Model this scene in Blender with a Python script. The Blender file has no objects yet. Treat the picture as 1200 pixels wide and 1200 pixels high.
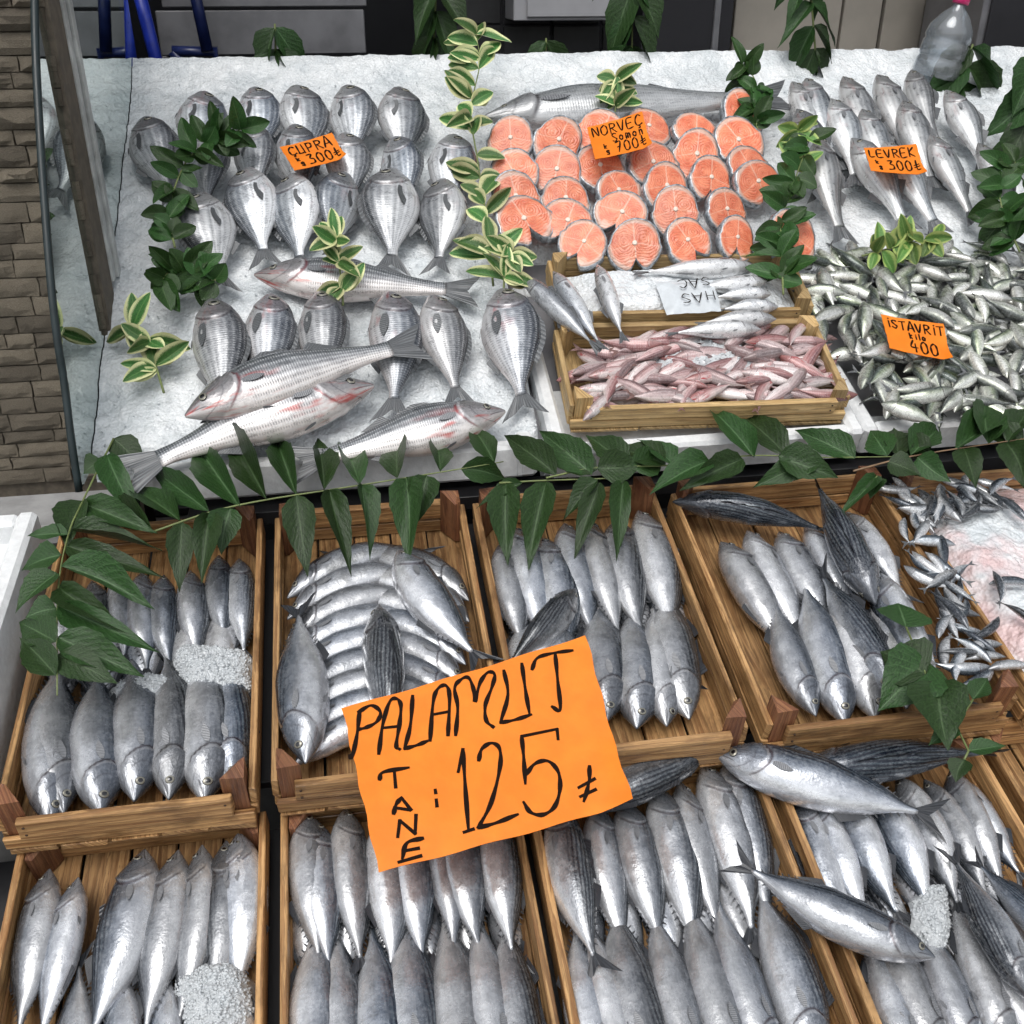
import bpy, bmesh, math, random
from mathutils import Vector, Matrix, noise as mnoise
R = math.radians
rnd = random.Random(7)
S = bpy.context.scene
COL = S.collection

# ------------------------------------------------------------------ camera, sky, sun, exposure
PITCH, YAW, FPX = R(28), R(9.4), 1200.0
CAM = Vector((0, 0, 1.75))
cd = bpy.data.cameras.new('camera'); cam = bpy.data.objects.new('camera', cd); COL.objects.link(cam)
cd.sensor_width = 36; cd.lens = 36.0 * FPX / 1200; cd.clip_start = .05; cd.clip_end = 400
cam.location = CAM; cam.rotation_euler = (R(90) - PITCH, 0, -YAW)
S.camera = cam
S.render.resolution_x = S.render.resolution_y = 1024
W = bpy.data.worlds.new('World'); S.world = W; W.use_nodes = True
wn = W.node_tree; wn.nodes.clear()
SUN_EL, SUN_AZ = R(62), R(205)            # azimuth clockwise from +y (the stall's depth)
sky = wn.nodes.new('ShaderNodeTexSky'); sky.sky_type = 'NISHITA'; sky.sun_disc = False
sky.sun_elevation = SUN_EL; sky.sun_rotation = SUN_AZ; sky.dust_density = 3.0; sky.air_density = 1.2
hs = wn.nodes.new('ShaderNodeHueSaturation'); hs.inputs['Saturation'].default_value = .22
bg = wn.nodes.new('ShaderNodeBackground'); bg.inputs['Strength'].default_value = .14
wo = wn.nodes.new('ShaderNodeOutputWorld')
wn.links.new(sky.outputs[0], hs.inputs['Color']); wn.links.new(hs.outputs[0], bg.inputs['Color'])
wn.links.new(bg.outputs[0], wo.inputs['Surface'])
sd = bpy.data.lights.new('sun', 'SUN'); sd.energy = 1.3; sd.angle = R(38); sd.color = (1, .97, .93)
sun = bpy.data.objects.new('sun', sd); COL.objects.link(sun); sun.location = (-1, -3, 6)
_d = Vector((math.sin(SUN_AZ) * math.cos(SUN_EL), math.cos(SUN_AZ) * math.cos(SUN_EL), math.sin(SUN_EL)))
sun.rotation_euler = _d.to_track_quat('Z', 'Y').to_euler()
S.view_settings.view_transform = 'Standard'; S.view_settings.look = 'None'
S.cycles.use_adaptive_sampling = True; S.cycles.adaptive_threshold = .03; S.cycles.max_bounces = 6; S.cycles.diffuse_bounces = 3; S.cycles.glossy_bounces = 3; S.cycles.transmission_bounces = 5; S.cycles.transparent_max_bounces = 8
S.view_settings.exposure = 0.2; S.view_settings.gamma = 1.0

# ------------------------------------------------------------------ photo pixel -> point on a real plane of the stall
_fh = Vector((math.sin(YAW), math.cos(YAW), 0)); RT = Vector((math.cos(YAW), -math.sin(YAW), 0))
FW = _fh * math.cos(PITCH) - Vector((0, 0, math.sin(PITCH))); UP = _fh * math.sin(PITCH) + Vector((0, 0, math.cos(PITCH)))
def ray(q): return (FW * FPX + RT * (q[0] - 600) - UP * (q[1] - 600)).normalized()
def pn(pl): a = R(pl[2]); return Vector((0, -math.sin(a), math.cos(a)))
def at(q, pl, lift=0.0):
    n = pn(pl); o = Vector((0, pl[0], pl[1])) + n * lift; d = ray(q)
    return CAM + d * ((o - CAM).dot(n) / d.dot(n))
def at_y(q, y): d = ray(q); return CAM + d * (y / d.y)
def at_x(q, x): d = ray(q); return CAM + d * (x / d.x)
L2 = (0.9, .55, 14.3)       # rim plane of the rear row of crates
L1 = (0.9, .456, 14.3)       # rim plane of the front row
U = (1.95, .87, 27.0)       # top of the ice bed
def sx(x, s, pl, h=0):      # stall coordinates on a sloping plane
    a = R(pl[2]); return Vector((x, pl[0] + s * math.cos(a), pl[1] + s * math.sin(a))) + pn(pl) * h

# ------------------------------------------------------------------ objects
def obj(name, me, m=None, parent=None):
    o = bpy.data.objects.new(name, me); COL.objects.link(o)
    if m is not None and me is not None and len(me.materials) == 0:
        for k in (m if isinstance(m, (list, tuple)) else [m]): me.materials.append(k)
    if parent is not None: o.parent = parent
    return o
def tag(o, label=None, cat=None, group=None, kind=None):
    if label: o['label'] = label
    if cat: o['category'] = cat
    if group: o['group'] = group
    if kind: o['kind'] = kind
    return o
def empty(name, M, label, cat, group=None):
    o = bpy.data.objects.new(name, None); COL.objects.link(o); o.empty_display_size = .05
    o.matrix_world = M if isinstance(M, Matrix) else Matrix.Translation(M)
    return tag(o, label, cat, group)
def frame(o, X, N):
    X = X.normalized(); Z = (N - X * N.dot(X)).normalized(); Y = Z.cross(X)
    return Matrix(((X.x, Y.x, Z.x, o.x), (X.y, Y.y, Z.y, o.y), (X.z, Y.z, Z.z, o.z), (0, 0, 0, 1)))
def pymesh(name, v, f, uv=None, smooth=True, mi=None):
    me = bpy.data.meshes.new(name); me.from_pydata([tuple(p) for p in v], [], f)
    if uv is not None:
        l = me.uv_layers.new(name='UVMap')
        for lp in me.loops: l.data[lp.index].uv = uv[lp.vertex_index]
    if smooth: me.polygons.foreach_set('use_smooth', [True] * len(f))
    if mi: me.polygons.foreach_set('material_index', mi)
    me.update(); return me
_box = {}
def boxmesh(dx, dy, dz, bev=.0015, seed=0):
    k = (round(dx, 4), round(dy, 4), round(dz, 4), bev, seed)
    if k in _box: return _box[k]
    bm = bmesh.new(); bmesh.ops.create_cube(bm, size=1)
    r = random.Random(seed * 31 + 5)
    for v in bm.verts:
        v.co = Vector((v.co.x * dx, v.co.y * dy, v.co.z * dz))
        if seed: v.co += Vector([(r.random() - .5) * .0035 for _ in 'xyz'])
    if bev: bmesh.ops.bevel(bm, geom=list(bm.edges), offset=min(bev, min(dx, dy, dz) * .3), segments=1, affect='EDGES')
    d = [dx, dy, dz]; ax = d.index(max(d)); oth = [i for i in range(3) if i != ax]
    ul = bm.loops.layers.uv.new('UVMap')
    for f in bm.faces:
        for l in f.loops:
            c = l.vert.co; l[ul].uv = (c[ax] + seed * .73, c[oth[0]] + c[oth[1]] * 1.13)
    me = bpy.data.meshes.new('box'); bm.to_mesh(me); bm.free(); _box[k] = me; return me
def box(name, c, d, m, parent=None, rot=None, bev=.0015, seed=0):
    me = boxmesh(*d, bev, seed)
    if len(me.materials) and me.materials[0] != m: me = me.copy(); me.materials.clear()
    o = obj(name, me, m, parent); o.location = c
    if rot: o.rotation_euler = rot
    return o
def tube(pts, rad, n=6, name='tube', cap=True):
    pts = [Vector(p) for p in pts]; v = []; f = []; uv = []; L = 0
    rad = rad if isinstance(rad, (list, tuple)) else [rad] * len(pts)
    up = Vector((.13, .2, 1)).normalized()
    for i, p in enumerate(pts):
        t = (pts[min(i + 1, len(pts) - 1)] - pts[max(i - 1, 0)]).normalized()
        a = t.cross(up)
        if a.length < .05: a = t.cross(Vector((1, 0, 0)))
        a.normalize(); b = t.cross(a)
        if i: L += (p - pts[i - 1]).length
        for k in range(n):
            w = 2 * math.pi * k / n; v.append(p + (a * math.cos(w) + b * math.sin(w)) * rad[i]); uv.append((L, k / n))
    for i in range(len(pts) - 1):
        for k in range(n):
            f.append((i * n + k, i * n + (k + 1) % n, (i + 1) * n + (k + 1) % n, (i + 1) * n + k))
    if cap: f.append(tuple(range(n))[::-1]); f.append(tuple(range((len(pts) - 1) * n, len(pts) * n)))
    return pymesh(name, v, f, uv)
def catmull(p, n=6):
    p = [Vector(q) for q in p]
    if len(p) < 3: return p
    q = [p[0] * 2 - p[1]] + p + [p[-1] * 2 - p[-2]]; out = []
    for i in range(1, len(q) - 2):
        for k in range(n):
            t = k / n; a, b, c, d = q[i - 1], q[i], q[i + 1], q[i + 2]
            out.append(.5 * (2 * b + (c - a) * t + (2 * a - 5 * b + 4 * c - d) * t * t + (3 * b - a - 3 * c + d) * t ** 3))
    return out + [p[-1]]
def interp(tab, t):
    for (a, x), (b, y) in zip(tab, tab[1:]):
        if t <= b:
            k = (t - a) / (b - a) if b > a else 0
            return x + (y - x) * k
    return tab[-1][1]
def smooth_tab(tab, n=96):          # Catmull-Rom table of one value over t
    p = catmull([Vector((a, b, 0)) for a, b in tab], 12); return [(q.x, q.y) for q in p]

# ------------------------------------------------------------------ materials
class NB:
    def __init__(s, name):
        s.m = bpy.data.materials.new(name); s.m.use_nodes = True; s.t = s.m.node_tree
        s.b = s.t.nodes['Principled BSDF']; s.out = s.t.nodes['Material Output']
    def put(s, sock, v):
        if hasattr(v, 'is_linked') or isinstance(v, bpy.types.NodeSocket): s.t.links.new(v, sock)
        elif isinstance(v, (tuple, list)) and len(v) == 3 and sock.type == 'RGBA': sock.default_value = (*v, 1)
        else: sock.default_value = v
    def n(s, t, ins=None, **pr):
        d = s.t.nodes.new('ShaderNode' + t)
        for k, v in pr.items(): setattr(d, k, v)
        for k, v in (ins or {}).items(): s.put(d.inputs[k], v)
        return d
    def math(s, op, a, b=0.0, c=0.0, clamp=False):
        d = s.n('Math', {0: a, 1: b, 2: c}, operation=op); d.use_clamp = clamp; return d.outputs[0]
    def mix(s, f, a, b, blend='MIX'):
        d = s.n('Mix', data_type='RGBA', blend_type=blend)
        s.put(d.inputs[0], f); s.put(d.inputs[6], a); s.put(d.inputs[7], b); return d.outputs[2]
    def sm(s, x, lo, hi, a=0.0, b=1.0):
        d = s.n('MapRange', {0: x, 1: lo, 2: hi, 3: a, 4: b}, interpolation_type='SMOOTHSTEP'); return d.outputs[0]
    def ramp(s, f, stops):
        d = s.n('ValToRGB', {0: f}); e = d.color_ramp.elements
        while len(e) < len(stops): e.new(.5)
        for k, (p, c) in zip(e, stops): k.position = p; k.color = (*c, 1)
        return d.outputs[0]
    def noise(s, vec, scale, det=3, rough=.55, dist=0.0):
        return s.n('TexNoise', {'Vector': vec, 'Scale': scale, 'Detail': det, 'Roughness': rough, 'Distortion': dist}).outputs[0]
    def vmul(s, vec, k): return s.n('VectorMath', {0: vec, 1: k}, operation='MULTIPLY').outputs[0]
    def vadd(s, vec, k): return s.n('VectorMath', {0: vec, 1: k}, operation='ADD').outputs[0]
    def uv(s): return s.n('TexCoord').outputs['UV']
    def oco(s): return s.n('TexCoord').outputs['Object']
    def rand(s): return s.n('ObjectInfo').outputs['Random']
    def xyz(s, v): d = s.n('SeparateXYZ', {0: v}); return d.outputs[0], d.outputs[1], d.outputs[2]
    def comb(s, x, y, z=0.0): return s.n('CombineXYZ', {0: x, 1: y, 2: z}).outputs[0]
    def bump(s, h, st=.3, d=.01, prev=None):
        k = s.n('Bump', {'Height': h, 'Strength': st, 'Distance': d})
        if prev: s.put(k.inputs['Normal'], prev)
        return k.outputs[0]
    def done(s, **kw):
        for k, v in kw.items(): s.put(s.b.inputs[k.replace('_', ' ')], v)
        return s.m
def plain(name, col, rough=.5, metal=0.0, nscale=0, namt=.2, bump=0.0, **kw):
    N = NB(name); c = col; a = dict(kw)
    if nscale:
        o = N.oco(); nz = N.noise(o, nscale, 5, .6)
        c = N.mix(N.sm(nz, .3, .7), tuple(x * (1 - namt) for x in col), tuple(min(1, x * (1 + namt)) for x in col))
        if bump: a['Normal'] = N.bump(nz, bump, .01)
        a['Roughness'] = N.sm(nz, .2, .8, rough * .75, min(1, rough * 1.25))
    else: a['Roughness'] = rough
    return N.done(Base_Color=c, Metallic=metal, **a)

def skin(name, stops, stripes=0.0, scales=0.0, sfreq=(90, 16), head=(.6, .6, .62), gill=(.25, .05), red=0.0,
         speck=0.0, metal=.5, rough=.3, mott=.25, redcol=(.42, .06, .05), lines=0.0, blt=.22, strk=.08, bmp=.09):
    N = NB(name); u, v, _ = N.xyz(N.uv()); rn = N.rand(); o = N.oco()
    off = N.comb(N.math('MULTIPLY', rn, 37.0), N.math('MULTIPLY', rn, 91.0), rn)
    uvv = N.vadd(N.comb(u, v), off)
    big = N.noise(N.vmul(uvv, (5, 3.5, 1)), 1.0, 2, .6)
    fine = N.noise(N.vmul(uvv, (60, 26, 1)), 1.0, 2, .65)
    streak = N.noise(N.vmul(uvv, (7, 46, 1)), 1.0, 2, .6)
    vv = N.math('ADD', v, N.math('MULTIPLY', N.math('SUBTRACT', big, .5), .2))
    vv = N.math('ADD', vv, N.math('MULTIPLY', N.math('SUBTRACT', streak, .5), strk))
    c = N.ramp(vv, stops)
    # fine mottling, streaks
    c = N.mix(N.math('MULTIPLY', N.sm(fine, .35, .75), mott), c, (.85, .87, .9), 'MIX')
    c = N.mix(N.math('MULTIPLY', N.sm(fine, .5, .2), mott * 1.5), c, (.03, .035, .045), 'MIX')
    c = N.mix(N.math('MULTIPLY', N.sm(streak, .55, .8), strk * 3), c, (.75, .78, .8), 'MIX')
    blot = N.noise(N.vmul(uvv, (13, 6, 1)), 1.0, 4, .7)
    c = N.mix(N.sm(blot, .34, .52, blt, 0.0), c, (.02, .024, .03)); c = N.mix(N.sm(blot, .54, .7, 0.0, blt * .75), c, (.8, .82, .85))
    if stripes:   # oblique dark lines on the back
        w = N.math('SINE', N.math('ADD', N.math('MULTIPLY', v, 95.0), N.math('ADD', N.math('MULTIPLY', u, -26.0), N.math('MULTIPLY', big, 5.0))))
        m = N.math('MULTIPLY', N.sm(w, .1, .7), N.math('MULTIPLY', N.sm(v, .46, .25), N.sm(u, .22, .34)))
        c = N.mix(N.math('MULTIPLY', m, stripes), c, (.012, .016, .028))
        m2 = N.math('MULTIPLY', N.sm(w, -.2, -.8), N.math('MULTIPLY', N.sm(v, .46, .25), N.sm(u, .22, .34)))
        c = N.mix(N.math('MULTIPLY', m2, stripes * .35), c, (.2, .25, .27))
    if lines:
        w = N.math('SINE', N.math('ADD', N.math('MULTIPLY', v, 120.0), N.math('MULTIPLY', big, 4.0)))
        c = N.mix(N.math('MULTIPLY', N.math('MULTIPLY', N.sm(w, .0, .8), N.sm(u, .24, .32)), lines), c, (.12, .13, .14))
    hgt = fine
    if scales:
        a = N.math('MULTIPLY', u, sfreq[0]); b = N.math('MULTIPLY', v, sfreq[1])
        s1 = N.math('SINE', N.math('ADD', a, b)); s2 = N.math('SINE', N.math('SUBTRACT', a, b))
        lat = N.math('MULTIPLY', s1, s2)
        msk = N.math('MULTIPLY', N.sm(u, gill[0] - .01, gill[0] + .05), N.sm(v, .97, .72))
        d = N.math('MULTIPLY', N.sm(lat, .25, .9), N.math('MULTIPLY', msk, scales))
        c = N.mix(d, c, (.05, .055, .06))
        d = N.math('MULTIPLY', N.sm(lat, -.35, -.9), N.math('MULTIPLY', msk, scales * .7))
        c = N.mix(d, c, (.9, .92, .93))
        hgt = N.math('ADD', fine, N.math('MULTIPLY', N.math('MULTIPLY', lat, msk), .5))
    # head: gill cover
    ug = N.math('ADD', gill[0] - gill[1], N.math('MULTIPLY', N.math('POWER', N.math('MAXIMUM', N.math('SINE', N.math('MULTIPLY', N.math('POWER', v, .8), math.pi)), .0), 2.0), gill[1]))
    du = N.math('SUBTRACT', u, ug)
    hm = N.sm(du, .004, -.012)
    hc = N.mix(N.sm(fine, .3, .7), tuple(x * .45 for x in head), head)
    hc = N.mix(N.sm(blot, .35, .65), hc, tuple(x * .35 for x in head)); hc = N.mix(.4, hc, c)
    c = N.mix(N.math('MULTIPLY', hm, .85), c, hc); hgt = N.math('ADD', hgt, N.math('MULTIPLY', N.math('MULTIPLY', hm, blot), 2.5))
    edge = N.math('MULTIPLY', N.sm(N.math('ABSOLUTE', N.math('SUBTRACT', du, .004)), .014, .0), N.math('MULTIPLY', N.sm(v, .14, .32), N.sm(v, .9, .68)))
    c = N.mix(N.math('MULTIPLY', edge, .75), c, (.05, .03, .035) if red < .5 else (.12, .025, .03))
    rim = N.math('MULTIPLY', N.sm(N.math('ABSOLUTE', N.math('ADD', du, .014)), .011, .002), N.math('MULTIPLY', N.sm(v, .2, .4), N.sm(v, .9, .68)))
    c = N.mix(N.math('MULTIPLY', rim, .3), c, (.7, .7, .72))
    pre = N.math('MULTIPLY', N.sm(N.math('ABSOLUTE', N.math('ADD', du, .075)), .008, .0), N.sm(v, .3, .45))
    c = N.mix(N.math('MULTIPLY', pre, .5), c, (.06, .06, .07))
    # mouth line
    mv = N.math('SUBTRACT', v, N.math('ADD', .56, N.math('MULTIPLY', u, .9)))
    mm = N.math('MULTIPLY', N.sm(N.math('ABSOLUTE', mv), .035, .0), N.sm(u, .105, .085))
    c = N.mix(N.math('MULTIPLY', mm, .75), c, (.03, .025, .03))
    if red:
        rb = N.noise(N.vmul(uvv, (6, 7, 1)), 1.0, 2, .6)
        m = N.math('MULTIPLY', N.sm(rb, .52, .72), N.math('MULTIPLY', N.sm(u, .62, .3), N.sm(v, .3, .6)))
        c = N.mix(N.math('MULTIPLY', m, red), c, redcol)
    if speck:
        vo = N.n('TexVoronoi', {'Vector': N.vmul(uvv, (60, 30, 1)), 'Scale': 1.0}).outputs[0]
        m = N.math('MULTIPLY', N.sm(vo, .28, .16), N.sm(v, .5, .25))
        c = N.mix(N.math('MULTIPLY', m, speck), c, (.02, .025, .03))
    r2 = N.math('FRACT', N.math('MULTIPLY', rn, 17.3))
    hv = N.n('HueSaturation', {'Value': N.sm(rn, 0, 1, .74, 1.15), 'Saturation': N.sm(r2, 0, 1, .55, 1.3), 'Color': c}).outputs[0]
    rg = N.sm(blot, .3, .7, rough * .7, rough * 1.4)
    wr = N.noise(N.vmul(uvv, (34, 5, 1)), 1.0, 2, .6)
    nm = N.bump(N.math('ADD', N.math('ADD', N.math('MULTIPLY', blot, 1.3), N.math('MULTIPLY', wr, .8)), hgt), bmp, .008)
    return N.done(Base_Color=hv, Metallic=metal, Roughness=rg, Normal=nm, Coat_Weight=.4, Coat_Roughness=.14)

M = {}
M['bonito'] = skin('bonito_skin', [(0, (.01, .015, .026)), (.2, (.018, .028, .045)), (.34, (.07, .085, .11)), (.46, (.24, .265, .305)), (.6, (.48, .5, .535)), (.76, (.7, .715, .735)), (.88, (.52, .53, .56)), (1, (.62, .62, .64))], stripes=.75, head=(.27, .29, .33), gill=(.26, .12), metal=.55, rough=.24, mott=.16)
M['bream'] = skin('bream_skin', [(0, (.025, .032, .045)), (.2, (.07, .085, .11)), (.36, (.22, .25, .29)), (.55, (.5, .53, .56)), (.75, (.74, .76, .78)), (1, (.84, .83, .83))], scales=.5, sfreq=(190, 36), head=(.36, .35, .35), gill=(.31, .17), metal=.4, rough=.33, mott=.2, lines=.18, red=.2, strk=.03)
M['fat'] = skin('fat_bream_skin', [(0, (.025, .03, .04)), (.2, (.08, .09, .11)), (.38, (.26, .28, .31)), (.6, (.52, .53, .55)), (.8, (.72, .7, .7)), (1, (.78, .7, .68))], scales=.5, sfreq=(170, 34), head=(.36, .31, .32), gill=(.31, .17), metal=.4, rough=.34, mott=.2, red=.45, strk=.03)
M['bass'] = skin('sea_bass_skin', [(0, (.03, .036, .042)), (.2, (.08, .09, .1)), (.36, (.23, .25, .27)), (.55, (.5, .52, .53)), (.75, (.76, .77, .77)), (1, (.86, .84, .83))], scales=.45, sfreq=(250, 30), head=(.38, .38, .38), gill=(.27, .12), metal=.38, rough=.34, mott=.16, red=.2, strk=.03)
M['bigbass'] = skin('large_sea_bass_skin', [(0, (.022, .026, .03)), (.22, (.06, .068, .075)), (.4, (.15, .16, .17)), (.56, (.36, .36, .37)), (.72, (.7, .67, .65)), (1, (.82, .76, .73))], scales=.6, sfreq=(260, 34), head=(.4, .37, .37), gill=(.27, .12), metal=.38, rough=.33, mott=.14, red=.7, strk=.03)
M['salmon'] = skin('salmon_skin', [(0, (.07, .09, .11)), (.25, (.2, .25, .29)), (.4, (.5, .54, .57)), (.7, (.72, .74, .75)), (1, (.8, .8, .8))], scales=.25, sfreq=(330, 50), head=(.4, .4, .42), gill=(.19, .04), metal=.4, rough=.3, speck=.8, mott=.12, strk=.03)
M['whiting'] = skin('whiting_skin', [(0, (.16, .17, .19)), (.3, (.32, .34, .37)), (.55, (.6, .62, .64)), (1, (.8, .8, .8))], head=(.42, .42, .45), gill=(.24, .04), metal=.4, rough=.3, mott=.2)
M['horse'] = skin('horse_mackerel_skin', [(0, (.018, .028, .022)), (.22, (.06, .085, .06)), (.36, (.26, .3, .2)), (.5, (.6, .63, .54)), (.75, (.82, .83, .78)), (1, (.86, .83, .74))], head=(.42, .44, .4), gill=(.25, .05), metal=.45, rough=.26, mott=.2)
M['mullet'] = skin('mullet_skin', [(0, (.17, .07, .07)), (.28, (.36, .17, .165)), (.45, (.56, .34, .33)), (.65, (.76, .6, .58)), (1, (.82, .75, .72))], scales=.3, sfreq=(120, 20), head=(.45, .22, .2), gill=(.25, .05), metal=.15, rough=.36, red=.9, mott=.16, redcol=(.45, .05, .06))
M['anchovy'] = skin('anchovy_skin', [(0, (.012, .018, .03)), (.3, (.03, .045, .06)), (.42, (.3, .33, .36)), (.6, (.62, .64, .66)), (1, (.78, .78, .78))], head=(.35, .37, .4), gill=(.24, .04), metal=.5, rough=.24, mott=.15)
def finmat(name, col):
    N = NB(name); u, v, _ = N.xyz(N.uv())
    w = N.math('SINE', N.math('MULTIPLY', v, 70.0)); nz = N.noise(N.oco(), 14, 3)
    c = N.mix(N.sm(w, -.4, .8), tuple(x * .5 for x in col), col); c = N.mix(N.sm(nz, .35, .7), c, tuple(x * .6 for x in col))
    return N.done(Base_Color=c, Roughness=.34, Metallic=.15, Normal=N.bump(w, .3, .002), Coat_Weight=.3)
M['fin'] = finmat('fin_grey', (.16, .17, .18)); M['finpale'] = finmat('fin_pale', (.3, .31, .33)); M['findark'] = finmat('fin_dark', (.05, .055, .065)); M['finpink'] = finmat('fin_pink', (.34, .19, .17))
M['iris'] = plain('eye_iris', (.26, .25, .21), .2, .4); M['pupil'] = plain('eye_pupil', (.006, .006, .008), .08, 0, Coat_Weight=1.0)
def wood(name, a, b, dark=.5):
    N = NB(name); u, v, _ = N.xyz(N.uv()); rn = N.rand()
    p = N.vadd(N.comb(u, v), N.comb(N.math('MULTIPLY', rn, 13), N.math('MULTIPLY', rn, 29), 0))
    g = N.noise(N.vmul(p, (5, 95, 1)), 1, 5, .65, 1.2); k = N.noise(N.vmul(p, (14, 30, 1)), 1, 4, .6, .5); st = N.noise(N.vmul(p, (9, 12, 1)), 1, 4, .65)
    c = N.mix(N.sm(g, .36, .62), a, b); c = N.mix(N.math('MULTIPLY', N.sm(k, .55, .8), .5), c, tuple(x * .5 for x in a))
    ln = N.math('SINE', N.math('ADD', N.math('MULTIPLY', v, 420), N.math('MULTIPLY', g, 22)))
    c = N.mix(N.math('MULTIPLY', N.sm(ln, .3, .95), .45), c, tuple(x * .38 for x in a))
    c = N.mix(N.math('MULTIPLY', N.sm(st, .48, .7), dark), c, tuple(x * .3 for x in a))   # wet, grimy patches
    c = N.n('HueSaturation', {'Value': N.sm(rn, 0, 1, .7, 1.15), 'Color': c}).outputs[0]
    h = N.math('ADD', g, N.math('MULTIPLY', ln, .1))
    return N.done(Base_Color=c, Roughness=N.sm(st, .35, .7, .65, .35), Normal=N.bump(h, .45, .004))
M['wood'] = wood('crate_wood', (.26, .125, .045), (.56, .33, .14), .6); M['woodred'] = wood('crate_post_wood', (.17, .06, .03), (.3, .14, .065), .5)
M['woodpale'] = wood('pale_crate_wood', (.4, .25, .1), (.62, .44, .21), .3)
def icemat(name, tint=(0, 0, 0), pink=0.0):
    N = NB(name); o = N.oco(); vo = N.n('TexVoronoi', {'Vector': o, 'Scale': 130.0}); v2 = N.n('TexVoronoi', {'Vector': o, 'Scale': 55.0})
    nz = N.noise(o, 9, 4, .6); n2 = N.noise(o, 60, 4, .65)
    c = N.mix(N.sm(nz, .3, .72), (.62, .665, .69), (.86, .885, .9))
    c = N.mix(N.math('MULTIPLY', N.sm(n2, .5, .75), .35), c, (.5, .54, .56))
    if pink: c = N.mix(N.math('MULTIPLY', N.sm(N.noise(o, 7, 3), .42, .62), pink), c, (.72, .32, .29))
    h = N.math('ADD', N.math('MULTIPLY', vo.outputs[0], .6), N.math('ADD', N.math('MULTIPLY', v2.outputs[0], .7), n2))
    return N.done(Base_Color=c, Roughness=N.sm(n2, .3, .7, .12, .45), Normal=N.bump(h, .55, .01), Coat_Weight=.4, Coat_Roughness=.08)
M['ice'] = icemat('crushed_ice'); M['icepink'] = icemat('pink_stained_ice', pink=.5)
N = NB('ice_shard'); nz = N.noise(N.oco(), 40, 3)
M['shard'] = N.done(Base_Color=N.mix(nz, (.7, .745, .775), (.9, .93, .95)), Roughness=.14, Transmission_Weight=.35, IOR=1.31, Coat_Weight=.3)
M['foam'] = plain('white_foam', (.74, .755, .76), .65, 0, 60, .07, .25)
def leafmat(name, col, vein, edge=None, rough=.42):
    N = NB(name); u, v, _ = N.xyz(N.uv()); rn = N.rand(); o = N.oco()
    av = N.math('ABSOLUTE', v)
    nz = N.noise(N.vadd(o, N.comb(N.math('MULTIPLY', rn, 9), rn, rn)), 30, 4)
    c = N.mix(N.sm(nz, .3, .7), tuple(x * .65 for x in col), tuple(x * 1.3 for x in col))
    w = N.math('SINE', N.math('ADD', N.math('MULTIPLY', u, 60.0), N.math('MULTIPLY', av, -20.0)))
    c = N.mix(N.math('MULTIPLY', N.sm(w, .8, 1.0), .22), c, vein)
    c = N.mix(N.math('MULTIPLY', N.sm(av, .07, .015), .8), c, vein)
    if edge:
        e = N.sm(N.math('ADD', av, N.math('MULTIPLY', N.math('SUBTRACT', N.noise(o, 55, 3), .5), .9)), .55, .72)
        c = N.mix(e, c, edge)
    c = N.n('HueSaturation', {'Value': N.sm(rn, 0, 1, .7, 1.25), 'Hue': N.sm(rn, 0, 1, .49, .515), 'Color': c}).outputs[0]
    h = N.math('ADD', N.math('MULTIPLY', w, .1), nz)
    return N.done(Base_Color=c, Roughness=rough, Normal=N.bump(h, .3, .006), Specular_IOR_Level=.35)
M['leaf'] = leafmat('compound_leaf', (.022, .052, .013), (.075, .13, .055)); M['privet'] = leafmat('dark_sprig_leaf', (.03, .075, .018), (.08, .15, .05), rough=.26)
M['varieg'] = leafmat('variegated_leaf', (.06, .16, .04), (.16, .28, .08), (.68, .68, .36), .34); M['lime'] = leafmat('light_sprig_leaf', (.1, .2, .045), (.22, .33, .1), (.35, .42, .13), .34)
M['stem'] = plain('green_stem', (.16, .2, .07), .5, 0, 40); M['stemred'] = plain('reddish_stem', (.22, .14, .08), .5, 0, 40)
N = NB('orange_card'); nz = N.noise(N.oco(), 22, 4); n3 = N.noise(N.oco(), 160, 3)
_c = N.mix(N.sm(nz, .3, .75), (.8, .195, .006), (.88, .235, .01)); _c = N.mix(N.math('MULTIPLY', N.sm(n3, .68, .8), .35), _c, (.5, .14, .02))
M['card'] = N.done(Base_Color=_c, Roughness=.5, Normal=N.bump(nz, .1, .01))
M['ink'] = plain('black_marker', (.012, .006, .004), .8, Specular_IOR_Level=.1)
M['alu'] = plain('brushed_aluminium', (.5, .52, .51), .45, .15, 18, .25); M['rubber'] = plain('dark_seal', (.012, .022, .024), .4, 0, 30)
N = NB('side_glass'); fr = N.n('Fresnel', {'IOR': 2.3}).outputs[0]
gl = N.n('BsdfGlossy', {'Color': (.9, .97, .95), 'Roughness': .015}).outputs[0]; tr = N.n('BsdfTransparent', {'Color': (.62, .74, .71)}).outputs[0]
mx = N.n('MixShader', {0: N.sm(fr, 0, .6, .3, 1.0), 1: tr, 2: gl}).outputs[0]; N.t.links.new(mx, N.out.inputs[0]); M['glass'] = N.m
N = NB('water_bottle'); fr = N.n('Fresnel', {'IOR': 1.6}).outputs[0]; gl = N.n('BsdfGlossy', {'Color': (.9, .95, 1), 'Roughness': .08}).outputs[0]; tr = N.n('BsdfTransparent', {'Color': (.8, .84, .87)}).outputs[0]
mx = N.n('MixShader', {0: N.sm(fr, 0, .8, .1, 1.0), 1: tr, 2: gl}).outputs[0]; df = N.n('BsdfDiffuse', {'Color': (.8, .83, .85)}).outputs[0]; m2 = N.n('MixShader', {0: .14, 1: mx, 2: df}).outputs[0]; N.t.links.new(m2, N.out.inputs[0]); M['bottle'] = N.m
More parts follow.
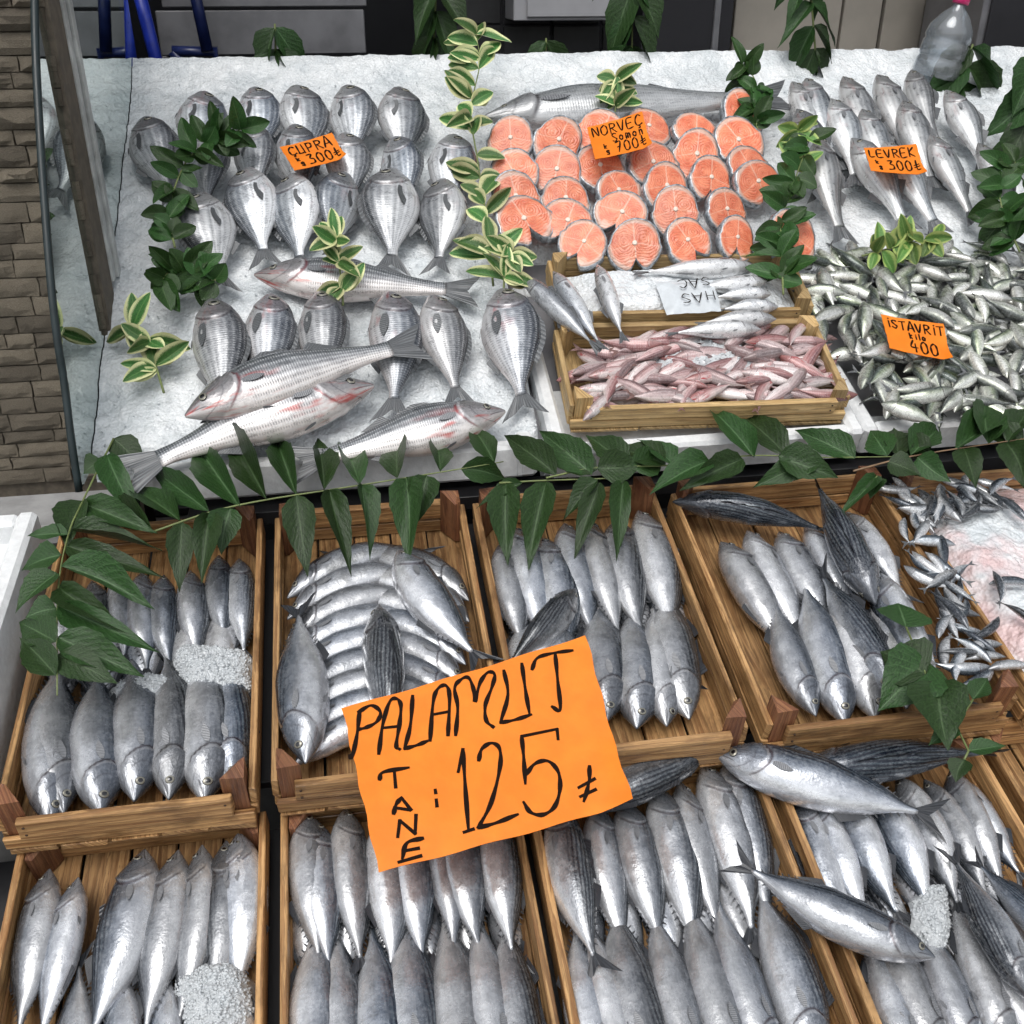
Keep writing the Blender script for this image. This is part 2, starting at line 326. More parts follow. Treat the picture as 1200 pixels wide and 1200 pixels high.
M['pinkcap'] = plain('pink_cap', (.7, .03, .18), .35); M['blue'] = plain('blue_plastic', (.012, .03, .3), .35, 0, 30)
M['navy'] = plain('dark_blue_plastic', (.01, .018, .08), .35, 0, 30)
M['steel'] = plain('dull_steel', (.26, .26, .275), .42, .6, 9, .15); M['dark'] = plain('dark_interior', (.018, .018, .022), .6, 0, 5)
M['tile'] = plain('black_tile', (.035, .035, .037), .35, 0, 8); M['beige'] = plain('beige_panel', (.46, .42, .36), .55, 0, 6, .08)
M['whitebox'] = plain('white_painted_metal', (.5, .5, .52), .45, 0, 8, .06)
def stonemat():
    N = NB('split_stone'); o = N.oco(); rn = N.rand(); p = N.vadd(o, N.comb(N.math('MULTIPLY', rn, 9), rn, rn))
    a = N.noise(p, 28, 6, .7); b = N.noise(p, 90, 5, .7)
    c = N.ramp(a, [(.25, (.16, .135, .1)), (.5, (.33, .28, .21)), (.75, (.5, .44, .35))])
    c = N.n('HueSaturation', {'Value': N.sm(rn, 0, 1, .65, 1.2), 'Color': c}).outputs[0]
    return N.done(Base_Color=c, Roughness=.85, Normal=N.bump(N.math('ADD', a, N.math('MULTIPLY', b, .4)), .9, .02))
M['stone'] = stonemat(); M['mortar'] = plain('mortar', (.13, .11, .085), .9, 0, 40, .3)
M['ground'] = plain('wet_paving', (.09, .088, .085), .5, 0, 6, .3, .2); M['tabletop'] = plain('black_table', (.015, .015, .017), .5, 0, 8)
M['concrete'] = plain('grey_concrete', (.3, .3, .3), .8, 0, 14, .2, .3)
M['flesh'] = None
# ------------------------------------------------------------------ the setting
def sheet(name, x0, x1, y0, y1, z, m, kind='structure'):
    o = obj(name, pymesh(name, [(x0, y0, z), (x1, y0, z), (x1, y1, z), (x0, y1, z)], [(0, 1, 2, 3)], smooth=False), m); return tag(o, kind=kind)
sheet('ground', -60, 60, -60, 60, 0, M['ground'])
def struct_box(name, c, d, m): o = box(name, c, d, m, bev=.003); o['kind'] = 'structure'; return o
# shop shell behind the counter: back wall, side walls, ceiling over the interior only
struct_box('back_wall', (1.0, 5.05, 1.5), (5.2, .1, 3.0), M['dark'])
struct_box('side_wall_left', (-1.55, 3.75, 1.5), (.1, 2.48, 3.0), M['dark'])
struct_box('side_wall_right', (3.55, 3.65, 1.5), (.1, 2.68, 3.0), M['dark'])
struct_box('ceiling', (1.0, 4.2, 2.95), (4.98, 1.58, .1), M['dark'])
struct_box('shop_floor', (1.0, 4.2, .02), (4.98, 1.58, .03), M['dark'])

# stone wall left of the counter: backing and single split stones
wall = empty('stone_wall', Vector((-1.1, 2.3, 0)), 'rough brown split-stone wall at the left edge behind the glass', 'wall')
b_ = box('wall_core', (0, .06, 1.5), (1.16, .1, 3.0), M['mortar'], wall, bev=0)
stone_me = []
for k in range(8):
    bm = bmesh.new(); bmesh.ops.create_grid(bm, x_segments=4, y_segments=3, size=.5)
    r = random.Random(k)
    for v in bm.verts:
        e = max(abs(v.co.x), abs(v.co.y)) > .49
        h = 0 if e else .35 + .65 * r.random()
        v.co = Vector((v.co.x * (.985 if e else 1), -h, v.co.y * (.97 if e else 1)))
        if e: v.co.x += (r.random() - .5) * .03; v.co.z += (r.random() - .5) * .05
    ext = bmesh.ops.extrude_edge_only(bm, edges=[e for e in bm.edges if e.is_boundary])
    for v in [g for g in ext['geom'] if isinstance(g, bmesh.types.BMVert)]: v.co.y = 1.0
    bmesh.ops.recalc_face_normals(bm, faces=bm.faces)
    me = bpy.data.meshes.new('stone'); bm.to_mesh(me); bm.free(); me.materials.append(M['stone']); stone_me.append(me)
z = .685; row = 0
while z < 1.95:
    h = rnd.choice([.03, .034, .038, .042]); x = -1.12 - rnd.random() * .08
    while x < -.53:
        w = rnd.choice([.06, .075, .09, .11, .13]); w = min(w, -.525 - x)
        if w > .03 and x + w > -1.08:
            o = obj('stone', stone_me[rnd.randrange(8)], None, wall)
            o.location = (x + w / 2 + 1.1, 0, z + h / 2); o.scale = (w - .0015, (.005 + .006 * rnd.random()) * (1.8 if z > 1.35 else 1), h - .0015)
        x += w
    z += h; row += 1
lg = empty('concrete_ledge', Vector((-.95, 2.2, .66)), 'grey concrete ledge at the foot of the stone wall', 'ledge')
box('ledge_slab', (0, 0, -.02), (.86, .17, .05), M['concrete'], lg, bev=.006); box('ledge_block', (0, .01, -.355), (.8, .14, .61), M['concrete'], lg, bev=.004)

# sloping counter under the ice: body, and the black table under the crates
ct = empty('display_counter', Vector((1.2, 2.6, 0)), 'dark counter body carrying the sloping ice display', 'counter')
a = R(U[2])
def plate(name, x0, x1, s0, s1, pl, off, th, m, parent):
    c = sx((x0 + x1) / 2, (s0 + s1) / 2, pl, off - th / 2) - parent.location
    return box(name, c, (x1 - x0, s1 - s0, th), m, parent, (R(pl[2]), 0, 0), bev=.002)
plate('tray', -.52, 2.6, .03, 1.5, U, -.055, .03, M['steel'], ct)
box('front_panel', (0, 2.02 - 2.6, .38), (3.1, .03, .72), M['dark'], ct); box('plinth', (0, .12, .35), (3.0, 1.0, .66), M['dark'], ct)
box('front_rail', (0, 1.925 - 2.6, .755), (3.1, .05, .03), M['tabletop'], ct)
tb = empty('crate_table', Vector((.3, 1.1, 0)), 'black stepped table under the wooden fish crates', 'table')
plate('rear_shelf', -1.0, 1.75, .43, 1.02, L2, -.106, .02, M['tabletop'], tb); plate('front_shelf', -1.0, 1.75, -.33, .42, L1, -.106, .02, M['tabletop'], tb)
for x in (-.9, .35, 1.65):
    for y in (.7, 1.7): box('leg', (x - .3, y - 1.1, .16 + (.12 if y > 1 else 0)), (.05, .05, .32 + (.24 if y > 1 else 0)), M['tabletop'], tb)

# interior seen above the ice
st = empty('steel_cabinet', Vector((-.23, 4.0, 0)), 'dull grey steel cabinet in the dark shop behind the sea bream', 'cabinet')
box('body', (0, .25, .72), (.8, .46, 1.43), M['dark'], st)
def px_box(name, q0, q1, y, th, m, parent, seed=0):
    my, mx = (q0[1] + q1[1]) / 2, (q0[0] + q1[0]) / 2; A, B = at_y((q0[0], my), y), at_y((q1[0], my), y); A.z, B.z = at_y((mx, q0[1]), y).z, at_y((mx, q1[1]), y).z
    c = (A + B) / 2; c.y = y + th / 2
    return box(name, c - (parent.location if parent else Vector()), (abs(B.x - A.x), th, abs(A.z - B.z)), m, parent, bev=.003)
px_box('drawer_front', (185, 12), (428, 64), 4.0, .04, M['steel'], st); px_box('drawer_front', (185, -60), (428, 8), 4.0, .04, M['steel'], st)
px_box('side_post', (188, 66), (200, 120), 4.0, .03, M['steel'], st); px_box('lower_panel', (262, 70), (425, 130), 4.02, .02, M['dark'], st)
tw = empty('tiled_wall', Vector((.8, 4.4, 0)), 'black tiled wall in shadow behind the counter', 'wall')
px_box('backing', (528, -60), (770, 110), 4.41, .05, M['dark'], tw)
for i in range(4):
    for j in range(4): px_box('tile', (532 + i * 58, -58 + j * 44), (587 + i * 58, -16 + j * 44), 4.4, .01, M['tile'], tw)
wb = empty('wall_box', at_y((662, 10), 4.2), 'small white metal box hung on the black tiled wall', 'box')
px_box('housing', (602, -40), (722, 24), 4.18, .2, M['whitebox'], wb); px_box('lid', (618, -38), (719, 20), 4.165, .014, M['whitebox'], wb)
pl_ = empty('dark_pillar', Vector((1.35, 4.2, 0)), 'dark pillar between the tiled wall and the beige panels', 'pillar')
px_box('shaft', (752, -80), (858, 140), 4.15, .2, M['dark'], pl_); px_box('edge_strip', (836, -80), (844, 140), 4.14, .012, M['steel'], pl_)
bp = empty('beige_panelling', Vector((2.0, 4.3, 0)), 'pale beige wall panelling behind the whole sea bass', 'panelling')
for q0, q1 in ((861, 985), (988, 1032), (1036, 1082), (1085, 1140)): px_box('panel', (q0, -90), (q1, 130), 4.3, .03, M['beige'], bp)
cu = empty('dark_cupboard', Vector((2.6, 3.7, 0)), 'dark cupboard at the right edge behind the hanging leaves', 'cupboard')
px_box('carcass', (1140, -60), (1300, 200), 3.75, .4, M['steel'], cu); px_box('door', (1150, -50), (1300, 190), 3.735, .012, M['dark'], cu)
wc = empty('low_crate', at_y((850, 82), 3.55), 'dark wooden crate edge behind the whole salmon', 'crate')
px_box('side_board', (815, 80), (900, 96), 3.5, .02, M['woodred'], wc); px_box('side_board', (810, 60), (826, 84), 3.5, .02, M['woodred'], wc)

# glass side screen with post and dark seal
GX = -.532
gpts = [at_x(q, GX) for q in ((43, -60), (43, 0), (44, 50), (46, 100), (52, 200), (62, 330), (70, 400), (78, 450), (86, 515), (95, 575))]
gs = empty('glass_screen', Vector((GX, 2.4, .8)), 'curved glass side screen with aluminium post beside the ice', 'glass screen')
G0 = gs.location
v = []; f = []
gc = catmull(gpts, 4)
for p in gc: v += [p - G0, Vector((GX, 3.3, max(p.z, .8 + (p.z - .8)))) - G0]
n_ = len(v); v += [p + Vector((-.006, 0, 0)) for p in v]
for i in range(0, n_ - 2, 2): f += [(i, i + 2, i + 3, i + 1), (i + n_, i + 1 + n_, i + 3 + n_, i + 2 + n_)]
obj('pane', pymesh('pane', v, f, smooth=False), M['glass'], gs)
obj('edge_seal', tube([p - G0 + Vector((-.003, -.003, 0)) for p in gc], .0075, 8), M['rubber'], gs)
pb = Vector((GX, 2.45, 1.12))
box('post', Vector((GX + .012, pb.y + .02, 1.6)) - G0, (.018, .03, .96), M['alu'], gs); box('post', Vector((GX + .01, pb.y - .022, 1.6)) - G0, (.012, .03, .96), M['alu'], gs)
box('post_groove', Vector((GX + .006, pb.y - .008, 1.6)) - G0, (.008, .006, .95), M['rubber'], gs)

# shovels leaning inside, water bottle
def shovel(name, qa, qb, y, label, m, grip=None):
    A, B = at_y(qa, y), at_y(qb, y - .05); e = empty(name, B, label, 'shovel', 'shovels leaning behind the ice')
    obj('shaft', tube([A - B, Vector()], .019, 10), m, e)
    if grip:
        g = [at_y(q, y - .03) - B for q in grip]; obj('grip', tube(g + [g[0]], .017, 8), M['navy'] if m is M['navy'] else M['blue'], e)
        D = at_y((262, 150), y - .03) - B
    return e
s1 = shovel('shovel', (150, -60), (203, 150), 3.45, 'bright blue shovel shaft leaning beside the glass screen', M['blue'])
s2 = shovel('shovel', (215, -70), (243, 60), 3.75, 'dark blue D-grip shovel handle in front of the steel cabinet', M['navy'], [(202, 60), (252, 60), (262, 100), (240, 108)])
A = at((1098, 92), U, .0) + Vector((0, .02, 0))
bt = empty('water_bottle', A, 'large clear plastic water bottle with pink cap behind the sea bass', 'bottle')
prof = [(0, 0), (.075, .0), (.085, .015), (.085, .06), (.079, .07), (.085, .08), (.085, .12), (.079, .13), (.085, .14), (.08, .175), (.05, .22), (.024, .245), (.022, .26)]
def lathe(prof, n=24):
    v = []; f = []
    for r, z in prof:
        for k in range(n): w = 2 * math.pi * k / n; v.append((r * math.cos(w), r * math.sin(w), z))
    for i in range(len(prof) - 1):
        for k in range(n): f.append((i * n + k, i * n + (k + 1) % n, (i + 1) * n + (k + 1) % n, (i + 1) * n + k))
    return pymesh('lathe', v, f)
bt.rotation_euler = (0, R(12), 0); bt.scale = (.8,) * 3
obj('body', lathe(prof), M['bottle'], bt)
obj('water', lathe([(r * .94, .01 + z * .72) for r, z in prof[:10]]), M['bottle'], bt)
o = obj('cap', lathe([(0, .287), (.027, .287), (.03, .282), (.03, .258), (0, .258)]), M['pinkcap'], bt)
# ------------------------------------------------------------------ ice
def ice_sheet(name, pts_fn, nu, nv, amp, m, label, seed=0.0):
    v = []; f = []
    for j in range(nv + 1):
        for i in range(nu + 1):
            p, n, k = pts_fn(i / nu, j / nv)
            q = p * 9 + Vector((seed, 0, 0))
            d = mnoise.noise(q) * .9 + mnoise.noise(q * 3.1) * .45 + mnoise.noise(q * 8) * .26 + mnoise.noise(q * 17) * .16
            v.append(p + n * (d * amp * k))
    for j in range(nv):
        for i in range(nu):
            a = j * (nu + 1) + i; f.append((a, a + 1, a + nu + 2, a + nu + 1))
    o = obj(name, pymesh(name, v, f), m); return tag(o, label, 'ice', kind='stuff')
def bed(i, j):
    x = -.5305 + i * 3.0; s = .015 + j * 1.42
    e = min(1, j * 30, (1 - j) * 12)
    h = -.012 - .05 * (1 - min(1, j * 30)) ** 2 + .02 * math.exp(-((j - 1) / .05) ** 2)
    sm_ = .62 if x < 1.1 else .5
    if x > .385 and s < sm_: h -= .11 * min(1, (x - .385) / .02) * min(1, (sm_ - s) / .05)
    return sx(x, s, U, h), pn(U), .55 + .45 * e
ice = ice_sheet('ice_bed', bed, 420, 220, .014, M['ice'], 'sloping bed of crushed ice under the displayed fish')

r_ = random.Random(5); v = []; f = []      # loose grains lying on the bed
for _ in range(2600):
    x, s_ = r_.uniform(-.52, 2.2), r_.uniform(.03, 1.42)
    if x > .385 and s_ < .62: continue
    P_ = sx(x, s_, U, -.008 + .006 * mnoise.noise(Vector((x * 9, s_ * 9, 0)))); q = r_.uniform(.001, .003); Q = Matrix.Rotation(r_.uniform(0, 6.3), 3, Vector((r_.gauss(0, 1), r_.gauss(0, 1), r_.gauss(0, 1))).normalized()); o_ = len(v)
    for cx in (-1, 1):
        for cy in (-1, 1):
            for cz in (-1, 1): v.append(P_ + Q @ Vector((cx * q * r_.uniform(.4, 1), cy * q * r_.uniform(.4, 1), cz * q * r_.uniform(.3, .8))))
    f += [tuple(o_ + i for i in g) for g in ((0, 1, 3, 2), (4, 6, 7, 5), (0, 4, 5, 1), (2, 3, 7, 6), (0, 2, 6, 4), (1, 5, 7, 3))]
tag(obj('ice_grains', pymesh('ice_grains', v, f, smooth=False), M['ice']), 'loose grains of ice lying on the sloping ice bed', 'ice', kind='stuff')
# ------------------------------------------------------------------ crates
NAIL = tube([(0, 0, -.0008), (0, 0, .0008)], .0022, 8, 'nail'); NAIL.materials.append(plain('rusty_nail', (.08, .05, .035), .6, .5))
def crate(x0, x1, s0, s1, pl, label, group, h=.075, m='wood', mp='woodred', yaw=0.0, planks=5, post_up=.035, name='wooden_crate', back_up=None):
    cx, cs = (x0 + x1) / 2, (s0 + s1) / 2; w, l = x1 - x0, s1 - s0
    Mx = Matrix.Translation(sx(cx, cs, pl, -h - .012)) @ Matrix.Rotation(R(pl[2]), 4, 'X') @ Matrix.Rotation(yaw, 4, 'Z')
    e = empty(name, Mx, label, 'crate', group); t = .011; sd_ = int(abs(cx * 97 + cs * 31)) % 9 + 1
    pw = (w - .008) / planks
    for k in range(planks): box('floor_plank', (-w / 2 + .004 + pw * (k + .5), 0, .005), (pw - .005, l - .004, .009), M[m], e, bev=.001, seed=1 + (k + sd_) % 6)
    for s in (-1, 1):
        box('side_board', (s * (w / 2 - t / 2), 0, .012 + h * .72), (t, l - .03, h * .52), M[m], e, seed=1 + (sd_ + s) % 5); box('side_board', (s * (w / 2 - t / 2 - .001), 0, .012 + h * .22), (t, l - .03, h * .36), M[m], e, seed=1 + (sd_ + s + 2) % 5)
        box('end_board', (0, s * (l / 2 - t / 2), .012 + h * .72), (w - .07 if s < 0 else w - .05, t + .004, h * .56), M[m], e, seed=1 + (sd_ + s + 1) % 5); box('end_board', (0, s * (l / 2 - t / 2) - s * .002, .012 + h * .2), (w - .01, t, h * .36), M[m], e, seed=1 + (sd_ + s + 3) % 5)
        for q in (-1, 1):
            for hz in (.6, .85):
                o = obj('nail', NAIL, None, e); o.location = (q * (w / 2 - .045), s * (l / 2 + .0022), .012 + h * hz); o.rotation_euler = (R(90), 0, 0)
        for q in (-1, 1):      # triangular corner post rising above the boards
            H = h + (post_up if s < 0 or back_up is None else back_up); a_ = .036
            px, py = q * (w / 2 - t - .001), s * (l / 2 - t - .003)
            vv = []
            for zz in (.012, .012 + H):
                vv += [(px, py, zz), (px - q * a_, py, zz), (px - q * a_ * .25, py - s * a_, zz), (px, py - s * a_, zz)]
            vv[4] = (px, py, .012 + H * .97); vv[6] = (vv[6][0], vv[6][1], .012 + H * (.9 + .07 * rnd.random()))
            ff = [(0, 1, 2, 3), (7, 6, 5, 4), (0, 4, 5, 1), (1, 5, 6, 2), (2, 6, 7, 3), (3, 7, 4, 0)]
            if q * s < 0: ff = [g[::-1] for g in ff]
            uv = [(p[2], p[0] * 2 + p[1]) for p in vv]
            obj('corner_post', pymesh('corner_post', vv, [g[::-1] for g in ff], uv, smooth=False), M[mp], e)
    return e
g2, g1 = 'wooden crates of the rear row', 'wooden crates of the front row'
crate(-.578, -.196, .335, .985, L2, 'wooden crate of bonito at far left of the rear row, under leaf frond', g2)
crate(-.172, .205, .345, .985, L2, 'wooden rear crate holding the curved stacked bonito, above the big orange sign', g2)
crate(.224, .606, .345, .985, L2, 'wooden rear crate right of the big orange sign, two rows of bonito', g2)
crate(.636, 1.092, .345, .965, L2, 'half-empty wooden rear crate with bare planks on its left side', g2)
crate(1.12, 1.56, .345, .945, L2, 'wooden rear crate of anchovies and pink-stained ice at right edge', g2, planks=6)
crate(-.565, -.19, -.31, .405, L1, 'wooden crate of bonito at the bottom left corner', g1, back_up=-.004)
crate(-.166, .215, -.31, .405, L1, 'wooden front crate of bonito directly below the big orange sign', g1, back_up=-.004)
crate(.232, .634, -.31, .405, L1, 'wooden front crate of bonito right below the big orange sign corner', g1, back_up=-.004)
crate(.655, 1.035, -.31, .405, L1, 'wooden front crate of bonito at the bottom right corner', g1, back_up=-.004)
crate(1.06, 1.5, -.31, .405, L1, 'empty orange-brown wooden crate at the right edge of the front row', g1, back_up=-.004)

# ------------------------------------------------------------------ fish
SP = {
 'bonito': dict(bl=.87, top=[(0, .003), (.02, .014), (.1, .05), (.2, .079), (.32, .095), (.5, .1), (.65, .09), (.8, .058), (.92, .022), (1, .01)],
    bot=[(0, .003), (.02, .014), (.1, .052), (.2, .082), (.32, .098), (.5, .102), (.65, .088), (.8, .054), (.92, .021), (1, .01)],
    wid=[(0, .003), (.02, .012), (.1, .044), (.2, .067), (.32, .08), (.5, .082), (.65, .07), (.8, .042), (.92, .019), (1, .01)],
    gill=(.26, .12), gh=.008, eye=(.085, .44, .0155), tail=(.085, .62), mat='bonito', fin='findark', dorsal=[(.3, .055), (.36, .03), (.46, .016), (.56, .012)], d2=(.6, .035), sq=.95),
 'bream': dict(bl=.83, top=[(0, .01), (.03, .045), (.1, .095), (.2, .14), (.35, .172), (.5, .165), (.65, .128), (.8, .075), (.92, .036), (1, .03)],
    bot=[(0, .01), (.03, .04), (.1, .075), (.2, .115), (.35, .15), (.5, .15), (.65, .118), (.8, .068), (.92, .034), (1, .03)],
    wid=[(0, .008), (.03, .03), (.1, .056), (.2, .078), (.35, .088), (.5, .082), (.65, .06), (.8, .034), (.92, .018), (1, .012)],
    gill=(.31, .17), gh=.009, eye=(.135, .38, .027), tail=(.105, .55), mat='bream', fin='fin', dorsal=[(.28, .02), (.4, .035), (.55, .032), (.72, .016)], d2=None, sq=1.0),
 'bass': dict(bl=.85, top=[(0, .006), (.03, .022), (.1, .052), (.2, .082), (.35, .108), (.5, .104), (.65, .078), (.8, .05), (.92, .036), (1, .034)],
    bot=[(0, .006), (.03, .022), (.1, .05), (.2, .078), (.35, .1), (.5, .098), (.65, .074), (.8, .048), (.92, .035), (1, .033)],
    wid=[(0, .005), (.03, .018), (.1, .042), (.2, .06), (.35, .072), (.5, .069), (.65, .05), (.8, .03), (.92, .018), (1, .012)],
    gill=(.27, .12), gh=.009, eye=(.1, .4, .016), tail=(.088, .38), mat='bass', fin='fin', dorsal=[(.34, .03), (.4, .05), (.48, .035), (.54, .008)], d2=(.6, .045), sq=1.0),
}
def variant(base, **k): d = dict(SP[base]); d.update(k); return d
SP['fat'] = variant('bream', mat='fat', top=[(t, h * .84) for t, h in SP['bream']['top']], bot=[(t, h * .84) for t, h in SP['bream']['bot']], wid=[(t, h * 1.15) for t, h in SP['bream']['wid']])
SP['bigbass'] = variant('bass', mat='bigbass', fin='fin')
SP['salmon'] = variant('bass', mat='salmon', gill=(.19, .04), eye=(.075, .38, .009), top=[(t, h * .92) for t, h in SP['bass']['top']], bot=[(t, h * .95) for t, h in SP['bass']['bot']])
SP['whiting'] = variant('bonito', mat='whiting', fin='fin', tail=(.045, .25), gh=.005, eye=(.08, .38, .014), top=[(t, h * .78) for t, h in SP['bonito']['top']], bot=[(t, h * .78) for t, h in SP['bonito']['bot']])
SP['horse'] = variant('bonito', mat='horse', fin='fin', tail=(.08, .6), eye=(.09, .38, .02), gh=.008)
SP['mullet'] = variant('bonito', mat='mullet', fin='finpink', tail=(.07, .5), eye=(.09, .36, .016), gh=.008)
SP['anchovy'] = variant('bonito', mat='anchovy', fin='fin', tail=(.06, .5), eye=(.07, .4, .016), gh=.006, top=[(t, h * .8) for t, h in SP['bonito']['top']], bot=[(t, h * .8) for t, h in SP['bonito']['bot']], wid=[(t, h * .75) for t, h in SP['bonito']['wid']])
for d in SP.values():
    for k in ('top', 'bot', 'wid'): d['_' + k] = smooth_tab(d[k])
def surf(d, t, th):                     # th 0 = back, pi = belly, negative = right side
    tp, bt_, w = interp(d['_top'], t), interp(d['_bot'], t), interp(d['_wid'], t)
    c, s = math.cos(th), math.sin(th)
    v = abs(th) / math.pi
    ug = d['gill'][0] - d['gill'][1] + d['gill'][1] * max(0, math.sin(math.pi * v ** .8)) ** 2; du = t - ug; k = 1.0
    if -.09 < du <= 0: g = d['gh'] * (1 + du / .09)
    elif 0 < du < .025: g = -d['gh'] * .35 * (1 - du / .025)
    else: g = 0
    g *= min(1, v * 5) * min(1, max(0, .95 - v) * 3.5)
    if t < .11:                          # mouth cleft
        mv = v - (.56 + t * .9); g -= .006 * math.exp(-(mv / .03) ** 2) * (1 - t / .11) ** .4 * min(1, t * 40)
    e = d['sq']; g += .0035 * mnoise.noise(Vector((t * 8, th * 1.3, d.get('seed', 0)))) * min(1, t * 12)
    return Vector((t * d['bl'], (w + g) * (abs(s) ** e) * (1 if s >= 0 else -1), (tp if c > 0 else bt_) * c + g * c))
def deform(p, roll, bend):
    c, s = math.cos(roll), math.sin(roll)
    y, z_ = p.y * c + p.z * s, -p.y * s + p.z * c
    x = max(0, min(1, p.x)); th = math.atan(bend * 4 * (1 - 2 * x))
    return Vector((p.x - math.sin(th) * y, bend * 4 * x * (1 - x) + math.cos(th) * y, z_))
def strip(P0, P1, nrm, th, rows=4):      # thin two-sided fin between a base line and an outer line
    v = []; f = []; uv = []; n = len(P0)
    for sd2 in (1, -1):
        for j in range(rows + 1):
            k = j / rows
            for i in range(n):
                v.append(P0[i].lerp(P1[i], k) + nrm * (th * sd2 * (1 - .85 * k))); uv.append((k, i / (n - 1)))
    m = (rows + 1) * n
    for j in range(rows):
        for i in range(n - 1):
            a = j * n + i; f.append((a, a + 1, a + n + 1, a + n)); f.append((m + a + n, m + a + n + 1, m + a + 1, m + a))
    return v, f, uv
def fish_parts(key, roll, bend, nt=60, nr=30):
    d = dict(SP[key]); d['seed'] = (roll * 3 + bend * 50) % 17; bl = d['bl']; parts = {}
    D = lambda p: deform(p, roll, bend)
    ts = [(i / nt) for i in range(nt + 1)]; ts = [t ** 1.25 for t in ts]
    v = []; f = []; uv = []
    for t in ts:
        for k in range(nr):
            th = -math.pi + 2 * math.pi * k / nr; v.append(D(surf(d, t, th))); uv.append((t, abs(th) / math.pi))
    for i in range(nt):
        for k in range(nr): f.append((i * nr + k, i * nr + (k + 1) % nr, (i + 1) * nr + (k + 1) % nr, (i + 1) * nr + k))
    f.append(tuple(range(nr))[::-1]); f.append(tuple(range(nt * nr, (nt + 1) * nr)))
    parts['body'] = (v, f, uv)
    Y = Vector((0, 1, 0)); h, fork = d['tail']
    na = 17 if nt > 30 else 9
    A = [2 * i / (na - 1) - 1 for i in range(na)]
    r0 = d['_top'][-1][1]
    P0 = [Vector((bl - .015, 0, a_ * r0 * .9)) for a_ in A]
    P1 = [Vector((bl + (1 - bl) * (1 - fork * (1 - abs(a_) ** 1.15)), .004 * math.sin(a_ * 9), a_ * h * (.55 + .45 * abs(a_)))) for a_ in A]
    q = strip(P0, P1, Y, .0035); parts['tail_fin'] = ([D(p) for p in q[0]], q[1], q[2])
    if nt > 30:
        T = d['dorsal']; P0 = []; P1 = []
        for i in range(9):
            t = T[0][0] + (T[-1][0] - T[0][0]) * i / 8; b0 = surf(d, t, 0); P0.append(b0 - Vector((0, 0, .006))); P1.append(b0 + Vector((.035, .004 * math.sin(i * 2), interp(T, t) * .55)))
        q = strip(P0, P1, Y, .0025); parts['dorsal_fin'] = ([D(p) for p in q[0]], q[1], q[2])
        for sgn in ((0, math.pi) if d['d2'] else (math.pi,)):
            t0 = d['d2'][0] if d['d2'] else .6; hh = d['d2'][1] if d['d2'] else .03
            P0 = []; P1 = []
            for i in range(6):
                b0 = surf(d, t0 + .13 * i / 5, sgn); zz = 1 if sgn == 0 else -1
                P0.append(b0 - Vector((0, 0, .005 * zz))); P1.append(b0 + Vector((.04, 0, zz * hh * (1 - i / 5.5) * .7)))
            q = strip(P0, P1, Y, .0025); parts['anal_fin' if sgn else 'rear_dorsal_fin'] = ([D(p) for p in q[0]], q[1], q[2])
        if key == 'bonito':               # finlets
            vs, fs, us = [], [], []
            for sgn in (0, math.pi):
                for i in range(6):
                    t = .76 + i * .034; b0 = surf(d, t, sgn); zz = 1 if sgn == 0 else -1
                    q = strip([b0 - Vector((0, 0, .004 * zz)), b0 + Vector((.012, 0, -.004 * zz))], [b0 + Vector((.02, 0, .01 * zz)), b0 + Vector((.024, 0, .008 * zz))], Y, .0015, 1)
                    o_ = len(vs); vs += q[0]; fs += [tuple(i2 + o_ for i2 in g) for g in q[1]]; us += q[2]
            parts['finlets'] = ([D(p) for p in vs], fs, us)
        up = -1 if math.sin(roll) > 0 else 1
        for nm, (t, vv, ln, wd) in dict(pectoral_fin=(d['gill'][0] + .012, .58, .2, .05), pelvic_fin=(d['gill'][0] + .05, .9, .07, .014)).items() if key in ('bream', 'fat') else dict(pectoral_fin=(d['gill'][0] + .012, .5, .1, .026), pelvic_fin=(d['gill'][0] + .05, .9, .06, .012)).items():
            b0 = surf(d, t, up * vv * math.pi); b1 = surf(d, min(.9, t + ln), up * (vv + .04) * math.pi)
            nr_ = (surf(d, t + .04, up * vv * math.pi)); ctr = Vector((nr_.x, 0, 0)); nrm = (nr_ - ctr).normalized(); sd3 = nrm.cross(Vector((1, 0, 0)))
            P0 = []; P1 = []
            for i in range(7):
                k = i / 6; w = wd * (math.sin(math.pi * min(1, .12 + k * .86)) ** .8) * .5
                c_ = b0.lerp(b1, k) + nrm * (.002 + .007 * k); P0.append(c_ - sd3 * w); P1.append(c_ + sd3 * w)
            q = strip(P0, P1, nrm, .0015, 2); parts[nm] = ([D(p) for p in q[0]], q[1], q[2])
        eyes = [up] if abs(math.sin(roll)) > .5 else [1, -1]
        t, vv, r_ = d['eye']; ev = []; ef = []; mi = []
        for sgn in eyes:
            th = sgn * vv * math.pi; c_ = surf(d, t, th)
            n0 = (surf(d, t + .02, th) - surf(d, t - .02, th)); n1 = surf(d, t, th + .15) - surf(d, t, th - .15); nrm = n0.cross(n1).normalized()
            if nrm.dot(c_ - Vector((c_.x, 0, 0))) < 0: nrm = -nrm
            ax = n0.normalized(); ay = nrm.cross(ax); o_ = len(ev)
            rings = [(1.12, -.15), (1.05, .14), (.9, .2), (.58, .3), (.55, .31), (.3, .37), (.0, .39)]
            for rr, hh in rings:
                for k in range(14): w = 2 * math.pi * k / 14; ev.append(D(c_ + (ax * math.cos(w) + ay * math.sin(w)) * (r_ * rr) + nrm * (hh * r_)))
